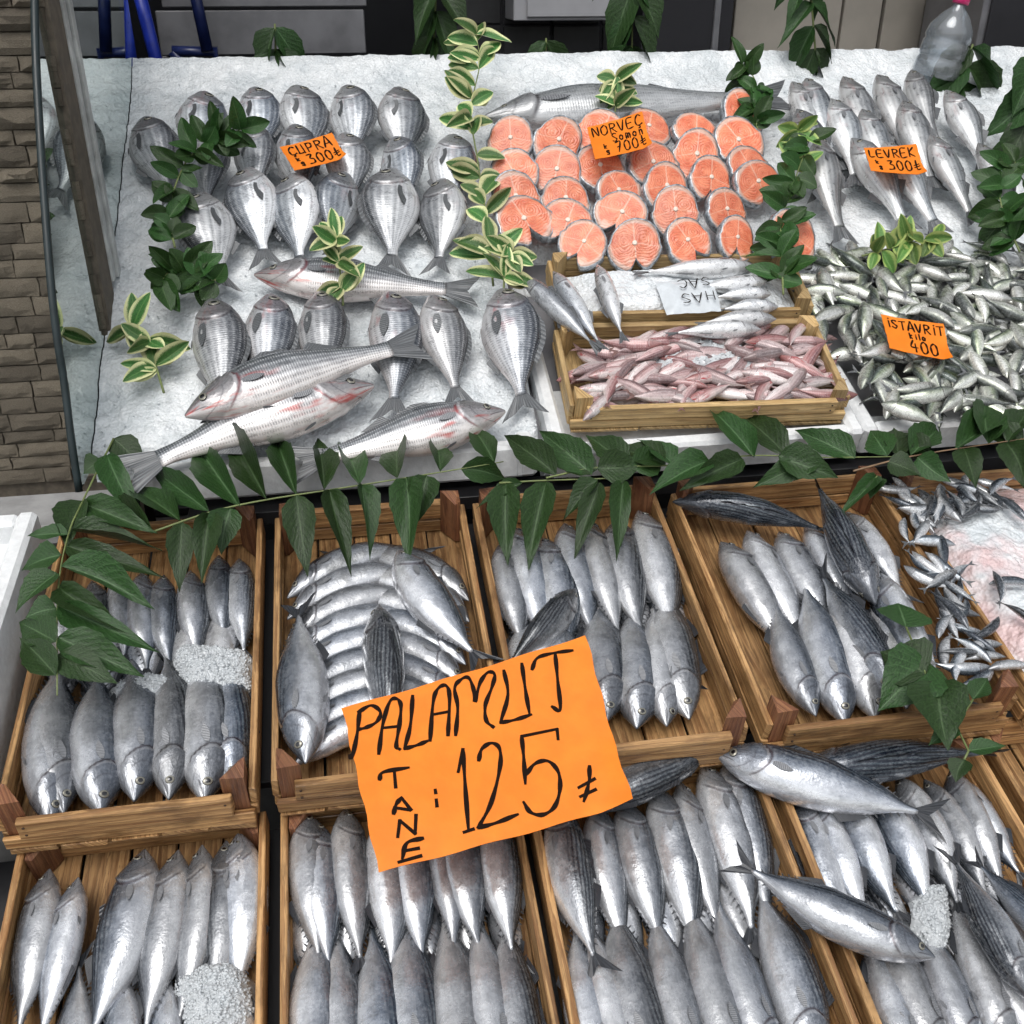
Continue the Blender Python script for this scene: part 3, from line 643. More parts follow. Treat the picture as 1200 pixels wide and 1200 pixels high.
            for i in range(len(rings) - 1):
                for k in range(14): ef.append((o_ + i * 14 + k, o_ + i * 14 + (k + 1) % 14, o_ + (i + 1) * 14 + (k + 1) % 14, o_ + (i + 1) * 14 + k)); mi.append(1 if i >= 3 or i == 0 else 0)
        parts['eye'] = (ev, ef, None, mi)
    return parts
_fc = {}
def fish_meshes(key, roll, bend, small=False):
    roll = round(roll / 12) * 12; bend = round(bend / .03) * .03; k = (key, roll, round(bend, 3), small)
    if k in _fc: return _fc[k]
    d = SP[key]; out = {}
    if small:
        P = fish_parts(key, R(roll), bend, 22, 14)
        v, f, uv = P['body']; t = P['tail_fin']; mi = [0] * len(f) + [1] * len(t[1]); o_ = len(v)
        me = pymesh(key, v + t[0], f + [tuple(i + o_ for i in g) for g in t[1]], uv + t[2], True, mi); me.materials.append(M[d['mat']]); me.materials.append(M[d['fin']]); out = me
    else:
        for nm, q in fish_parts(key, R(roll), bend).items():
            me = pymesh(key + '_' + nm, q[0], q[1], q[2], True, q[3] if len(q) > 3 else None)
            if nm == 'eye': me.materials.append(M['iris']); me.materials.append(M['pupil'])
            else: me.materials.append(M[d['mat']] if nm == 'body' else M['finpale'] if key not in ('bream', 'fat') and nm in ('pectoral_fin', 'pelvic_fin') else M[d['fin']])
            out[nm] = me
    _fc[k] = out; return out
def fish_matrix(H, T, n, w): 
    X = T - H; L = X.length
    return frame(H, X, n) @ Matrix.Diagonal((L, L * w, L * w, 1)), L
BND = {L2: [(-.578, -.196), (-.172, .205), (.224, .606), (.636, 1.092)], L1: [(-.565, -.19), (-.166, .215), (.232, .634), (.655, 1.035)]}
def fish(key, name, hq, tq, pl, hl, tl, roll, label, group, bend=0.0, w=1.0, cat='fish', skip=()):
    H, T = at(hq, pl, hl), at(tq, pl, tl); n = pn(pl)
    if pl in BND and hl < -.008:       # a fish lying down inside its crate keeps clear of the side boards
        md = H.lerp(T, .38); r_ = (T - H).length * w * .085
        b0, b1 = min(BND[pl], key=lambda b: abs((b[0] + b[1]) / 2 - md.x))
        dx = max(0, b0 + .014 + r_ - md.x) - max(0, md.x - (b1 - .014 - r_)); H.x += dx; T.x += dx
        for p in (H, T): p.x = min(max(p.x, b0 + .02), b1 - .02)
    Mx, L = fish_matrix(H, T, n, w)
    e = empty(name, Matrix.Identity(4), label, cat, group); e.matrix_world = Mx
    for nm, me in fish_meshes(key, roll, bend).items():
        if nm not in skip:
            o = obj(nm, me, None, e)
            if nm == 'finlets': o['kind'] = 'stuff'
    return e
def small_fish(key, name, H, T, n, roll, label, group, bend=0.0, w=1.0):
    me = fish_meshes(key, roll, bend, True); o = obj(name, me); o.matrix_world = fish_matrix(H, T, n, w)[0]
    return tag(o, label, 'fish', group)
ORD = ['first', 'second', 'third', 'fourth', 'fifth', 'sixth', 'seventh', 'eighth', 'ninth', 'tenth', 'eleventh', 'twelfth']
# ---- bonito: rows of (head px, tail px), left to right
WK = {'bonito': 1.2, 'bream': 1.27, 'fat': 1.27, 'bass': 1.02, 'whiting': 1.2}
def row(key, name, lst, pl, lab, group, hl, tl, roll, w=1.0, bend=0.0, jit=1, skip=()):
    for i, q in enumerate(lst):
        kw = q[2] if len(q) > 2 else {}
        jit_ = jit or .45; r = kw.get('roll', roll + (rnd.random() - .5) * 46 * jit_) * kw.get('flip', 1); b = kw.get('bend', bend + (rnd.random() - .5) * .09 * jit_)
        fish(key, name, q[0], q[1], pl, kw.get('hl', hl), kw.get('tl', tl), r, lab % ORD[i], group, b, kw.get('w', w) * WK[key] * (1 + (rnd.random() - .5) * .15), skip=skip)
def one(name, h, t, pl, hl, tl, roll, label, bend=0.0, w=1.0, key='bonito', group='single bonito laid on top'):
    fish(key, name, h, t, pl, hl + .004, tl + .002, roll, label, group, bend, w * 1.2)
B = 'bonito'
def evn(n, hl, hr, tl, tr, bow=0.0, j=3.0):     # n fish evenly from left to right: heads from hl to hr, tails from tl to tr
    out = []
    for i in range(n):
        k = i / (n - 1); w_ = lambda a_, b_: (a_[0] + (b_[0] - a_[0]) * k + rnd.uniform(-j, j), a_[1] + (b_[1] - a_[1]) * k + rnd.uniform(-j, j) * 3.4 - bow * 4 * k * (1 - k))
        out.append((w_(hl, hr), w_(tl, tr)))
    return out
row(B, B, evn(9, (48, 692), (283, 655), (58, 812), (290, 775)),
    L2, '%s bonito from left in head-up back row of the far-left rear crate', 'bonito, far-left rear crate, back row', -.03, -.045, 104, 1.0)
row(B, B, evn(7, (36, 960), (281, 928), (32, 772), (272, 745)),
    L2, '%s bonito from left in head-down front row of the far-left rear crate', 'bonito, far-left rear crate, front row', -.026, -.046, -100, 1.05)
for k in range(9):
    y = 690 + 24.5 * k; lab = '%s curved bonito from the top, left half of the stack above the orange sign'
    fish(B, B, (328 + k * 2, y + 12), (520, y - 40), L2, -.04, -.03, 100, lab % ORD[k], 'curved bonito stack, left half', .15, 1.12)
for k in range(8):
    y = 690 + 25 * k; lab = '%s curved bonito from the top, right half of the stack above the orange sign'
    fish(B, B, (552 - k * 2, y + 14), (372, y - 34), L2, -.03, -.045, -100, lab % ORD[k], 'curved bonito stack, right half', -.15, 1.12)
one(B, (358, 895), (349, 700), L2, .004, -.004, 110, 'pale bonito lying head-down along the left side of the curved stack', 0.0, 1.0)
one(B, (444, 708), (460, 900), L2, .018, .0, 28, 'dark-backed bonito lying head-up on the curved stack, half under the sign', 0, 1.0)
one(B, (466, 645), (572, 782), L2, .012, .004, 96, 'silver bonito slanting across the right of the curved stack', -.03, 1.1)
row(B, B, evn(7, (572, 632), (752, 600), (600, 790), (795, 755)),
    L2, '%s bonito from left in back row of the crate right of the sign', 'bonito, third rear crate, back row', -.032, -.032, 102, 1.02)
row(B, B, evn(6, (640, 862), (818, 840), (616, 705), (803, 682)),
    L2, '%s bonito from left in head-down row right of the sign', 'bonito, third rear crate, front row', -.026, -.05, -104, 1.08)
one(B, (675, 690), (582, 790), L2, .012, .0, -30, 'dark-backed bonito slanting behind the top right corner of the sign', .03, 1.1)
one(B, (788, 588), (985, 628), L2, .0, -.004, -32, 'dark green-backed bonito lying across the back of the half-empty crate', .06, .9)
row(B, B, evn(5, (842, 628), (980, 612), (925, 782), (1045, 740)),
    L2, '%s bonito from left in the back row of the half-empty crate', 'bonito, half-empty rear crate, back row', -.036, -.045, 104, 1.05)
row(B, B, evn(4, (955, 848), (1060, 835), (905, 682), (1010, 665)),
    L2, '%s bonito from left in the head-down row of the half-empty crate', 'bonito, half-empty rear crate, front row', -.032, -.022, -102, 1.05)
one(B, (1048, 815), (955, 660), L2, -.005, -.012, -40, 'dark striped bonito between the head-down bonito and the white-bellied one', 0, .95)
one(B, (1026, 708), (952, 556), L2, .014, .03, 30, 'dark-backed bonito with its tail up against the rear board', 0, 1.0)
one(B, (992, 600), (1068, 712), L2, -.02, -.03, -110, 'silver bonito beside the anchovy crate, behind the tail-up one', 0, 1.0)
one(B, (1032, 672), (1128, 838), L2, -.01, -.005, -128, 'white-bellied bonito partly under broad leaves beside the anchovy crate', -.06, .95)
# front row of crates
row(B, B, [((42, 1020), (-2, 1240)), ((92, 1028), (42, 1245)), ((170, 995), (92, 1245), dict(w=1.2, roll=-100, bend=.03)), ((209, 996), (165, 1240)), ((237, 990), (200, 1230)), ((265, 985), (238, 1215)), ((292, 976), (280, 1200)), ((300, 974), (300, 1195))],
    L1, '%s bonito from left, heads up, in the bottom left crate', 'bonito, bottom left crate, back row', -.03, -.04, -104, .98)
row(B, B, evn(5, (80, 1330), (285, 1330), (95, 1110), (290, 1105)),
    L1, '%s bonito from left cut off by the lower edge, bottom left crate', 'bonito, bottom left crate, front row', -.05, -.048, 120, .95)
row(B, B, evn(8, (340, 956), (575, 945), (350, 1165), (608, 1140)),
    L1, '%s bonito from left, heads up, in the crate below the sign', 'bonito, crate below the sign, back row', -.032, -.03, 106, 1.03)
row(B, B, evn(7, (346, 1310), (636, 1290), (346, 1060), (598, 1040)),
    L1, '%s bonito from left, tails up, in the crate below the sign', 'bonito, crate below the sign, front row', -.024, -.052, -106, 1.04)
row(B, B, [((655, 940), (708, 1150), dict(hl=-.012, tl=-.004, roll=62))] + evn(6, (702, 935), (856, 895), (745, 1150), (918, 1105)),
    L1, '%s bonito from left, heads up, in the crate right of the sign', 'bonito, crate under sign corner, back row', -.03, -.045, 104, 1.0)
row(B, B, evn(7, (688, 1310), (958, 1265), (640, 1060), (872, 1010)),
    L1, '%s bonito from left, tails up, in the crate right of the sign', 'bonito, crate under sign corner, front row', -.024, -.05, -102, 1.04)
one(B, (830, 872), (640, 972), L1, .016, .006, 74, 'dark-backed bonito slanting from the right edge of the big orange sign', .0, 1.0)
row(B, B, evn(8, (925, 930), (1145, 900), (1000, 1120), (1225, 1045)),
    L1, '%s bonito from left in the back row of the bottom right crate', 'bonito, bottom right crate, back row', -.032, -.032, -106, 1.03)
row(B, B, evn(7, (1035, 1280), (1260, 1235), (965, 1062), (1165, 1020)),
    L1, '%s bonito from left, tails up, in the bottom right crate', 'bonito, bottom right crate, front row', -.026, -.05, -104, 1.04)
one(B, (837, 882), (1112, 962), L1, .028, .012, 74, 'large bonito with dark striped back across the bottom right crate', -.0, .98)
one(B, (925, 912), (1182, 882), L1, .012, .02, -24, 'black-backed bonito lying along the board behind the large one', .03, .9)
one(B, (1096, 1122), (852, 1002), L1, .022, .03, -84, 'silver bonito with forked tail slanting across two front crates', .03, .95)
one(B, (1215, 1178), (1108, 990), L1, .014, .01, 70, 'dark-backed bonito at lower right, head toward the bottom corner', .0, 1.05)
one(B, (1262, 1130), (1135, 1000), L1, .02, .0, -30, 'dark bonito cut off by the right edge of the photo', 0, .9)

for nm, pl, ys, xs_ in (('far-left rear crate', L2, (700, 870), (60, 120, 165, 215, 262)), ('crate right of the sign', L2, (655, 815), (612, 650, 690, 740, 785)), ('crate below the sign', L1, (1010, 1190), (355, 405, 455, 505, 550, 595)),
                         ('crate right under the sign corner', L1, (1000, 1180), (690, 735, 780, 825, 868)), ('bottom right crate', L1, (990, 1170), (1000, 1045, 1090, 1135, 1180))):
    for i, x in enumerate(xs_):
        k = (x - 340) * .2 * (ys[1] - ys[0]) / 520
        fish(B, B, (x - k, ys[0] + rnd.uniform(-12, 12)), (x + k, ys[1] + rnd.uniform(-12, 12)), pl, -.066, -.066, rnd.choice([-110, 110, 130, -130]), '%s half-hidden bonito from left in the lower layer, %s' % (ORD[i], nm), 'bonito of the lower layers', 0, 1.15)
# ---- fish on the ice bed
row('bream', 'sea_bream', [((170, 138), (206, 236)), ((240, 108), (242, 212)), ((297, 103), (300, 200)), ((346, 101), (356, 203)), ((405, 101), (410, 203)), ((466, 103), (476, 204))],
    U, '%s sea bream from left in the rearmost row on the ice', 'sea bream, rearmost row', .07, .02, 80, .98, 0)
row('bream', 'sea_bream', [((241, 150), (246, 258)), ((297, 146), (297, 248)), ((346, 146), (362, 248)), ((404, 156), (412, 254)), ((462, 161), (470, 264)), ((531, 158), (524, 262))],
    U, '%s sea bream from left in the middle row on the ice', 'sea bream, middle row', .075, .022, 84, .98, 0)
row('bream', 'sea_bream', [((235, 226), (262, 344)), ((290, 197), (312, 314)), ((345, 204), (352, 322)), ((406, 203), (394, 305)), ((460, 198), (459, 322)), ((519, 210), (509, 322))],
    U, '%s sea bream from left in the nearest row, tails pointing down', 'sea bream, nearest row', .07, .018, -82, 1.0, 0)
row('fat', 'large_sea_bream', [((247, 352), (256, 505)), ((318, 346), (308, 480)), ((376, 342), (378, 480)), ((455, 343), (458, 495)), ((506, 347), (540, 478)), ((588, 340), (616, 490))],
    U, '%s large plump sea bream from left in the row above the big sea bass', 'large sea bream row', .06, .025, 80, 1.02, 0)
for lab, h, t, hl, tl, rl, w, bd in [
    ('whole sea bass lying level below the sea bream tails, head left', (298, 322), (562, 342), .035, .03, 82, .92, -.0),
    ('big sea bass with pointed head left, tail over the plump bream', (217, 488), (500, 400), .085, .085, 80, 1.0, .03),
    ('big sea bass with reddish belly, head right, behind the leaf frond', (438, 452), (140, 560), .05, .045, -80, 1.0, -.03),
    ('big sea bass with red gill, head pointing right to the foam box', (592, 482), (340, 545), .045, .03, -80, 1.02, 0)]:
    fish('bigbass', 'sea_bass', h, t, U, hl, tl, rl, lab, 'big sea bass on the ice', bd, w * 1.15)
row('bass', 'sea_bass', [((928, 96), (966, 200)), ((945, 92), (988, 205)), ((988, 90), (1026, 205)), ((1028, 88), (1066, 200)), ((1068, 82), (1104, 180))],
    U, '%s whole sea bass from left in the rearmost row behind its sign', 'small sea bass, rearmost row', .06, .02, 80, 1.2, 0)
row('bass', 'sea_bass', [((934, 128), (962, 235)), ((974, 116), (1004, 222)), ((1010, 128), (1052, 228)), ((1058, 118), (1096, 225)), ((1108, 106), (1156, 205))],
    U, '%s whole sea bass from left in the middle row behind its sign', 'small sea bass, middle row', .075, .03, 80, 1.2, 0)
row('bass', 'sea_bass', [((960, 160), (992, 286)), ((998, 162), (1064, 275)), ((1036, 166), (1104, 276)), ((1090, 158), (1146, 266)), ((1146, 168), (1200, 262))],
    U, '%s whole sea bass from left in the nearest row around its sign', 'small sea bass, nearest row', .08, .025, 80, 1.2, 0)
fish('salmon', 'whole_salmon', (566, 138), (930, 112), U, .045, .045, 80, 'long whole silver salmon lying behind the orange salmon steaks', 'whole salmon', 0.0, .88)

# ---- salmon steaks
def steak_meshes(k):
    r = random.Random(k); n = 40; O = []
    for i in range(n):
        w = 2 * math.pi * i / n; x, y = math.sin(w), math.cos(w)          # y up = back of the fish
        rad = 1.0 + .05 * math.sin(2 * w + k) + .03 * r.random()
        if y < 0: rad *= 1 + .12 * abs(x)
        g = max(0, 1 - abs(math.atan2(x, -y)) / (.34 + .05 * (k % 3))); rad -= (.5 + .08 * (k % 4)) * g ** .7
        O.append(Vector((x * rad * (.94 + .06 * y), y * rad * 1.08, 0)))
    th = .42
    v = []; f = []; uv = []
    rings = [0, .3, .6, .85, .955]
    for rr in rings[1:]:
        for p in O: v.append(Vector((p.x * rr, p.y * rr + .0, th + .03 * (1 - rr) + .025 * mnoise.noise(p * rr * 3 + Vector((k, 0, 0))))))
    c0 = len(v); v.append(Vector((0, .0, th + .03))); b0 = len(v)
    for p in O: v.append(Vector((p.x * .955, p.y * .955, 0)))
    for j in range(3):
        for i in range(n): f.append((j * n + i, (j + 1) * n + i, (j + 1) * n + (i + 1) % n, j * n + (i + 1) % n))
    for i in range(n): f.append((c0, i, (i + 1) % n)); f.append((3 * n + i, b0 + i, b0 + (i + 1) % n, 3 * n + (i + 1) % n))
    f.append(tuple(b0 + i for i in range(n)))
    fl = pymesh('flesh', v, f, [(p.x * .5 + .5, p.y * .5 + .5) for p in v])
    v2 = []; f2 = []; prof = [(.95, th + .012), (1.0, th + .004), (1.03, th * .5), (1.0, -.01), (.95, -.012)]
    for a_, z_ in prof:
        for p in O: v2.append(Vector((p.x * a_, p.y * a_, z_)))
    for j in range(len(prof) - 1):
        for i in range(n): f2.append((j * n + i, (j + 1) * n + i, (j + 1) * n + (i + 1) % n, j * n + (i + 1) % n))
    sk = pymesh('skin', v2, f2, [(p.x * .5 + .5, p.y * .5 + .5) for p in v2])
    v3 = []; f3 = []
    for j, (a_, z_) in enumerate([(.1, th), (.1, th + .06), (.06, th + .075), (0, th + .06)]):
        for i in range(10): w = 2 * math.pi * i / 10; v3.append(Vector((a_ * math.cos(w), a_ * math.sin(w) + .08, z_)))
    for j in range(3):
        for i in range(10): f3.append((j * 10 + i, j * 10 + (i + 1) % 10, (j + 1) * 10 + (i + 1) % 10, (j + 1) * 10 + i))
    return fl, sk, pymesh('bone', v3, f3)
N = NB('salmon_flesh'); u, v_, _ = N.xyz(N.uv()); rn = N.rand()
x_ = N.math('SUBTRACT', u, .5); y_ = N.math('SUBTRACT', v_, .54); ax_ = N.math('ABSOLUTE', x_)
nz = N.noise(N.vadd(N.oco(), N.comb(N.math('MULTIPLY', rn, 30), rn, 0)), 2.2, 4)
d1 = N.math('SQRT', N.math('ADD', N.math('POWER', N.math('SUBTRACT', ax_, .19), 2.0), N.math('POWER', N.math('MULTIPLY', N.math('SUBTRACT', y_, .08), .85), 2.0)))
ln = N.math('SINE', N.math('ADD', N.math('MULTIPLY', d1, 130.0), N.math('MULTIPLY', nz, 26.0)))
c = N.mix(N.sm(nz, .3, .7), (.66, .135, .06), (.86, .27, .14)); c = N.mix(N.math('MULTIPLY', N.sm(ln, .3, 1.0), .2), c, (.92, .55, .36))
c = N.mix(N.math('MULTIPLY', N.sm(ax_, .022, .006), .45), c, (.88, .62, .48))
c = N.mix(N.math('MULTIPLY', N.sm(N.math('ABSOLUTE', N.math('ADD', y_, N.math('MULTIPLY', ax_, .25))), .018, .004), .3), c, (.9, .62, .46))
rr_ = N.math('SQRT', N.math('ADD', N.math('POWER', x_, 2.0), N.math('POWER', N.math('SUBTRACT', v_, .5), 2.0)))
c = N.mix(N.math('MULTIPLY', N.sm(rr_, .42, .48), .75), c, (.62, .5, .42))
low = N.math('MULTIPLY', N.sm(v_, .3, .12), N.sm(nz, .45, .6)); c = N.mix(N.math('MULTIPLY', low, .6), c, (.85, .55, .45))
c = N.n('HueSaturation', {'Value': N.sm(rn, 0, 1, .85, 1.12), 'Color': c}).outputs[0]
M['flesh'] = N.done(Base_Color=c, Roughness=.33, Normal=N.bump(N.math('ADD', ln, nz), .2, .04), Coat_Weight=.3)
M['skinband'] = plain('salmon_skin_band', (.34, .37, .4), .3, .4, 5, .5, Coat_Weight=.4); M['bone'] = plain('steak_bone', (.8, .68, .58), .4)
STK = [steak_meshes(k) for k in range(5)]
for a_, b_2, c_ in STK: a_.materials.append(M['flesh']); b_2.materials.append(M['skinband']); c_.materials.append(M['bone'])
srows = [[(599, 168), (652, 170), (703, 164), (757, 155), (812, 160), (866, 138)], [(602, 207), (652, 205), (702, 202), (762, 198), (812, 188), (862, 172)],
         [(604, 236), (662, 240), (722, 228), (776, 225), (828, 214), (873, 200)], [(613, 264), (664, 266), (727, 255), (790, 252), (847, 250), (884, 218)], [(683, 290), (743, 291), (803, 287), (858, 283), (922, 282)]]
rw = ['rearmost', 'second', 'middle', 'fourth', 'nearest']
k = 0
for j, rr in enumerate(srows):
    for i, q in enumerate(rr):
        p = at(q, U, .045 + .004 * rnd.random()); sc = (.063 - .001 * j) * (.9 + .2 * rnd.random())
        tilt = R(U[2] + 20 + rnd.random() * 14); yaw = (rnd.random() - .5) * .5
        Mx = Matrix.Translation(p) @ Matrix.Rotation(yaw, 4, 'Z') @ Matrix.Rotation(tilt, 4, 'X') @ Matrix.Rotation((rnd.random() - .5) * 1.1, 4, 'Z') @ Matrix.Diagonal((sc * (.9 + .2 * rnd.random()), sc * (.9 + .15 * rnd.random()), sc, 1))
        e = empty('salmon_steak', Mx, '%s orange salmon steak from left in the %s row of steaks' % (ORD[i], rw[j]), 'fish steak', 'salmon steaks on the ice')
        a_, b_2, c_ = STK[k % 5]; k += 1
        obj('flesh', a_, None, e); obj('skin', b_2, None, e); obj('bone', c_, None, e)

# ---- foam boxes carrying the upper crates and the horse mackerel
UC = (1.95, .945, 22.0)            # rim plane of the small upper crates
def foam(name, x0, x1, y0, y1, z0, z1, label, slope=8.0, wall_=.035, depth=.05):
    cx, cy = (x0 + x1) / 2, (y0 + y1) / 2; w, l, h = x1 - x0, y1 - y0, z1 - z0
    e = empty(name, Matrix.Translation((cx, y0, z0)) @ Matrix.Rotation(R(slope), 4, 'X'), label, 'foam box', 'white foam boxes'); bmv = bmesh.new()
    box('base', (0, l / 2, (h - depth) / 2), (w - .004, l - .004, h - depth), M['foam'], e, bev=.006)
    for s in (-1, 1):
        box('side_wall', (s * (w / 2 - wall_ / 2), l / 2, h / 2), (wall_, l, h), M['foam'], e, bev=.008)
        box('end_wall', (0, l / 2 + s * (l / 2 - wall_ / 2), h / 2 - .002), (w - 2 * wall_ + .004, wall_, h - .003), M['foam'], e, bev=.007)
    return e
foam('foam_box', .40, 1.09, 1.915, 2.5, .785, .87, 'white foam box under the red mullet crate', 20)
foam('foam_box', 1.1, 1.95, 1.93, 2.48, .785, .862, 'white foam box under the horse mackerel heap', 18)
foam('foam_box', -.44, .375, 1.93, 2.06, .79, .868, 'long white foam edge along the front of the ice bed', 0, .04, .02)
foam('foam_box', -1.05, -.6, 1.24, 1.86, .56, .75, 'white foam box at the left edge of the photo beside the crates', 10)
UW = (UC[0], UC[1] + .012, 22.5)
def xs(q, pl): p = at(q, pl); return p.x, (p.y - pl[0]) / math.cos(R(pl[2]))
_a, _b, _c2, _d2 = xs((668, 486), UC), xs((988, 466), UC), xs((655, 384), UC), xs((640, 304), UW)
crate(_a[0] + .01, _b[0] + .025, (_a[1] + _b[1]) / 2, _c2[1], UC, 'small wooden crate of red mullet standing on the foam box', 'small wooden crates on the ice', .06, 'woodpale', 'woodpale', R(-2.5), 4, .022)
crate(_a[0] + .035, _b[0] + .04, _c2[1] + .012, _d2[1], (UC[0], UC[1] + .012, 22.5), 'small wooden crate of whiting and ice behind the red mullet', 'small wooden crates on the ice', .06, 'woodpale', 'woodpale', R(-2.5), 4, .022)

def poly_in(q, P):
    r_ = False
    for (x0, y0), (x1, y1) in zip(P, P[1:] + P[:1]):
        if (y0 > q[1]) != (y1 > q[1]) and q[0] < (x1 - x0) * (q[1] - y0) / (y1 - y0) + x0: r_ = not r_
    return r_
def pile(key, name, poly, pl, n, ln, lift, label, group, rolls, ang=None, w=1.0, seed=1, tiltv=.012):
    r_ = random.Random(seed); xs = [p[0] for p in poly]; ys = [p[1] for p in poly]; c_ = 0; tries = 0; placed = []
    while c_ < n and tries < 60000:
        tries += 1
        q = (r_.uniform(min(xs), max(xs)), r_.uniform(min(ys), max(ys)))
        if not poly_in(q, poly): continue
        lv = c_ / n; md = 11 + 9 * 1
        if any(abs(q[0] - a_) + abs(q[1] - b_) * 1.3 < 13 for a_, b_, l_ in placed if abs(l_ - lv) < .16): continue
        placed.append((q[0], q[1], lv))
        L = r_.uniform(*ln); a_ = r_.uniform(0, 2 * math.pi) if ang is None else r_.gauss(*ang) + (math.pi if r_.random() < .5 else 0)
        C_ = at(q, pl, lift[0] + (lift[1] - lift[0]) * lv); n_ = pn(pl); X = Vector((1, 0, 0)); Yv = n_.cross(X)
        d_ = (X * math.cos(a_) + Yv * math.sin(a_)) * (L / 2); tv = n_ * r_.uniform(-tiltv, tiltv)
        small_fish(key, name, C_ - d_ + tv, C_ + d_ - tv, n_, r_.choice(rolls), label(q) if callable(label) else label, group, r_.choice([-.09, -.03, 0, .03, .09]), w * r_.uniform(.9, 1.12)); c_ += 1
pile('horse', 'horse_mackerel', [(945, 305), (1000, 290), (1060, 286), (1200, 288), (1235, 300), (1235, 470), (1150, 485), (1060, 492), (1040, 470), (1005, 440), (962, 385), (945, 350)],
     (U[0], U[1] + .015, 23.0), 299, (.105, .15), (-.005, .036), lambda q: 'small silver horse mackerel ' + ('in the heap at the right edge of the photo' if q[0] > 1135 else 'along the back of the heap, below the sea bass tails' if q[1] < 345 else 'of the heap beside the small wooden crates' if q[0] < 1022 else 'along the front foam edge of the heap' if q[1] > 432 else 'in the heap around its orange price card'), 'horse mackerel heap', [84, -84, 60, -60, 36, -48, 108, -108], None, 1.22, 3)
pile('mullet', 'red_mullet', [(690, 408), (712, 398), (800, 388), (900, 385), (948, 388), (976, 458), (950, 464), (705, 472), (688, 455)],
     UC, 180, (.11, .17), (-.045, .0), lambda q: 'small pinkish red mullet heaped in the ' + ('left third' if q[0] < 765 else 'middle third' if q[0] < 870 else 'right third') + ' of the front small crate', 'red mullet heap', [90, -90, 72, -72, 40, -40, 108], (.1, .55), 1.0, 5)
# whiting on the rear small crate
for i, (h, t, hl, tl, rl) in enumerate([((612, 322), (704, 412), .03, .012, 40), ((648, 318), (708, 412), .025, .01, -100), ((700, 310), (732, 402), .03, .012, -112)]):
    fish('whiting', 'whiting', h, t, UW, hl, tl, rl, '%s of three whiting from left hanging over the small crate corner' % ORD[i], 'whiting over the crate corner', 0, 1.05)
for i, (h, t) in enumerate([((888, 312), (740, 320)), ((899, 329), (805, 336)), ((904, 345), (832, 350)), ((912, 360), (840, 364)), ((910, 374), (815, 380)), ((892, 386), (780, 392))]):
    fish('whiting', 'whiting', h, t, UW, .006, .004, -110, '%s whiting from the back, head right, in the small ice crate' % ORD[i], 'whiting in the ice crate', rnd.uniform(-.05, .05), (.95, 1.25, 1.5, 1.5, 1.25, 1.1)[i])

# ---- ice heaps of single shards
def mound(c, rx, ry, pl, h0, h1, label, seed, shards=900):
    P0 = at(c, pl); ex = (at((c[0] + rx, c[1]), pl) - P0); ey = (at((c[0], c[1] - ry), pl) - P0); n_ = pn(pl)
    v = []; f = []; nu, nv = 110, 80
    for j in range(nv + 1):
        for i in range(nu + 1):
            a_, b_ = 2 * i / nu - 1, 2 * j / nv - 1; p = P0 + ex * a_ + ey * b_
            q = p * 30 + Vector((seed, 0, 0)); rr = math.sqrt(a_ * a_ + b_ * b_) + .38 * mnoise.noise(q * .7)
            d = mnoise.noise(q * 2) * .005 + mnoise.noise(q * 6) * .0035 + mnoise.noise(q * 13) * .0022
            v.append(p + n_ * (h0 + (h1 - h0) * max(-1.6, 1 - rr ** 3) + d))
    for j in range(nv):
        for i in range(nu):
            a_ = j * (nu + 1) + i; f.append((a_, a_ + 1, a_ + nu + 2, a_ + nu + 1))
    r_ = random.Random(seed); m0 = len(v)
    for _ in range(shards):
        k_ = r_.randrange(m0); P_ = v[k_]
        if (P_ - P0).dot(n_) < h0 + (h1 - h0) * .25: continue
        s_ = r_.uniform(.0012, .0036); Q = Matrix.Rotation(r_.uniform(0, 6.3), 3, Vector((r_.gauss(0, 1), r_.gauss(0, 1), r_.gauss(0, 1))).normalized()); o_ = len(v)
        for cx in (-1, 1):
            for cy in (-1, 1):
                for cz in (-1, 1): v.append(P_ + Q @ Vector((cx * s_ * r_.uniform(.4, 1), cy * s_ * r_.uniform(.4, 1), cz * s_ * r_.uniform(.3, .8))))
        f += [tuple(o_ + i for i in g) for g in ((0, 1, 3, 2), (4, 6, 7, 5), (0, 4, 5, 1), (2, 3, 7, 6), (0, 2, 6, 4), (1, 5, 7, 3))]
    o = obj('crushed_ice', pymesh('crushed_ice', v, f), M['shard']); return tag(o, label, 'ice', kind='stuff')
mound((247, 772), 50, 36, L2, -.04, -.002, 'crushed ice between the two bonito rows of the far-left rear crate', 2, 1800)
mound((170, 795), 48, 20, L2, -.045, -.015, 'thin crushed ice at the tails in the far-left rear crate', 8, 500)
mound((348, 745), 14, 32, L2, -.05, -.018, 'small patch of crushed ice beside the curved bonito', 9, 300)
mound((248, 1168), 50, 54, L1, -.05, .0, 'crushed ice over the bonito in the bottom left crate', 3, 1800)
mound((1098, 1068), 26, 40, L1, -.04, -.006, 'small patch of crushed ice in the bottom right crate', 4, 400)
mound((838, 412), 90, 22, UC, -.035, -.004, 'crushed ice between the red mullet', 6, 700)
def crate_ice(x0, x1, s0, s1, pl, h0, hb, seed):
    def fn(i, j):
        e = min(1, min(i, 1 - i) * 7, min(j, 1 - j) * 7)
        return sx(x0 + (x1 - x0) * i, s0 + (s1 - s0) * j, pl, h0 + hb * e), pn(pl), .4 + .6 * e
    return fn
ice_sheet('crushed_ice', crate_ice(1.135, 1.545, .36, .93, L2, -.05, .035, 1), 150, 180, .012, M['icepink'], 'pink-stained crushed ice in the anchovy crate', 3.0)
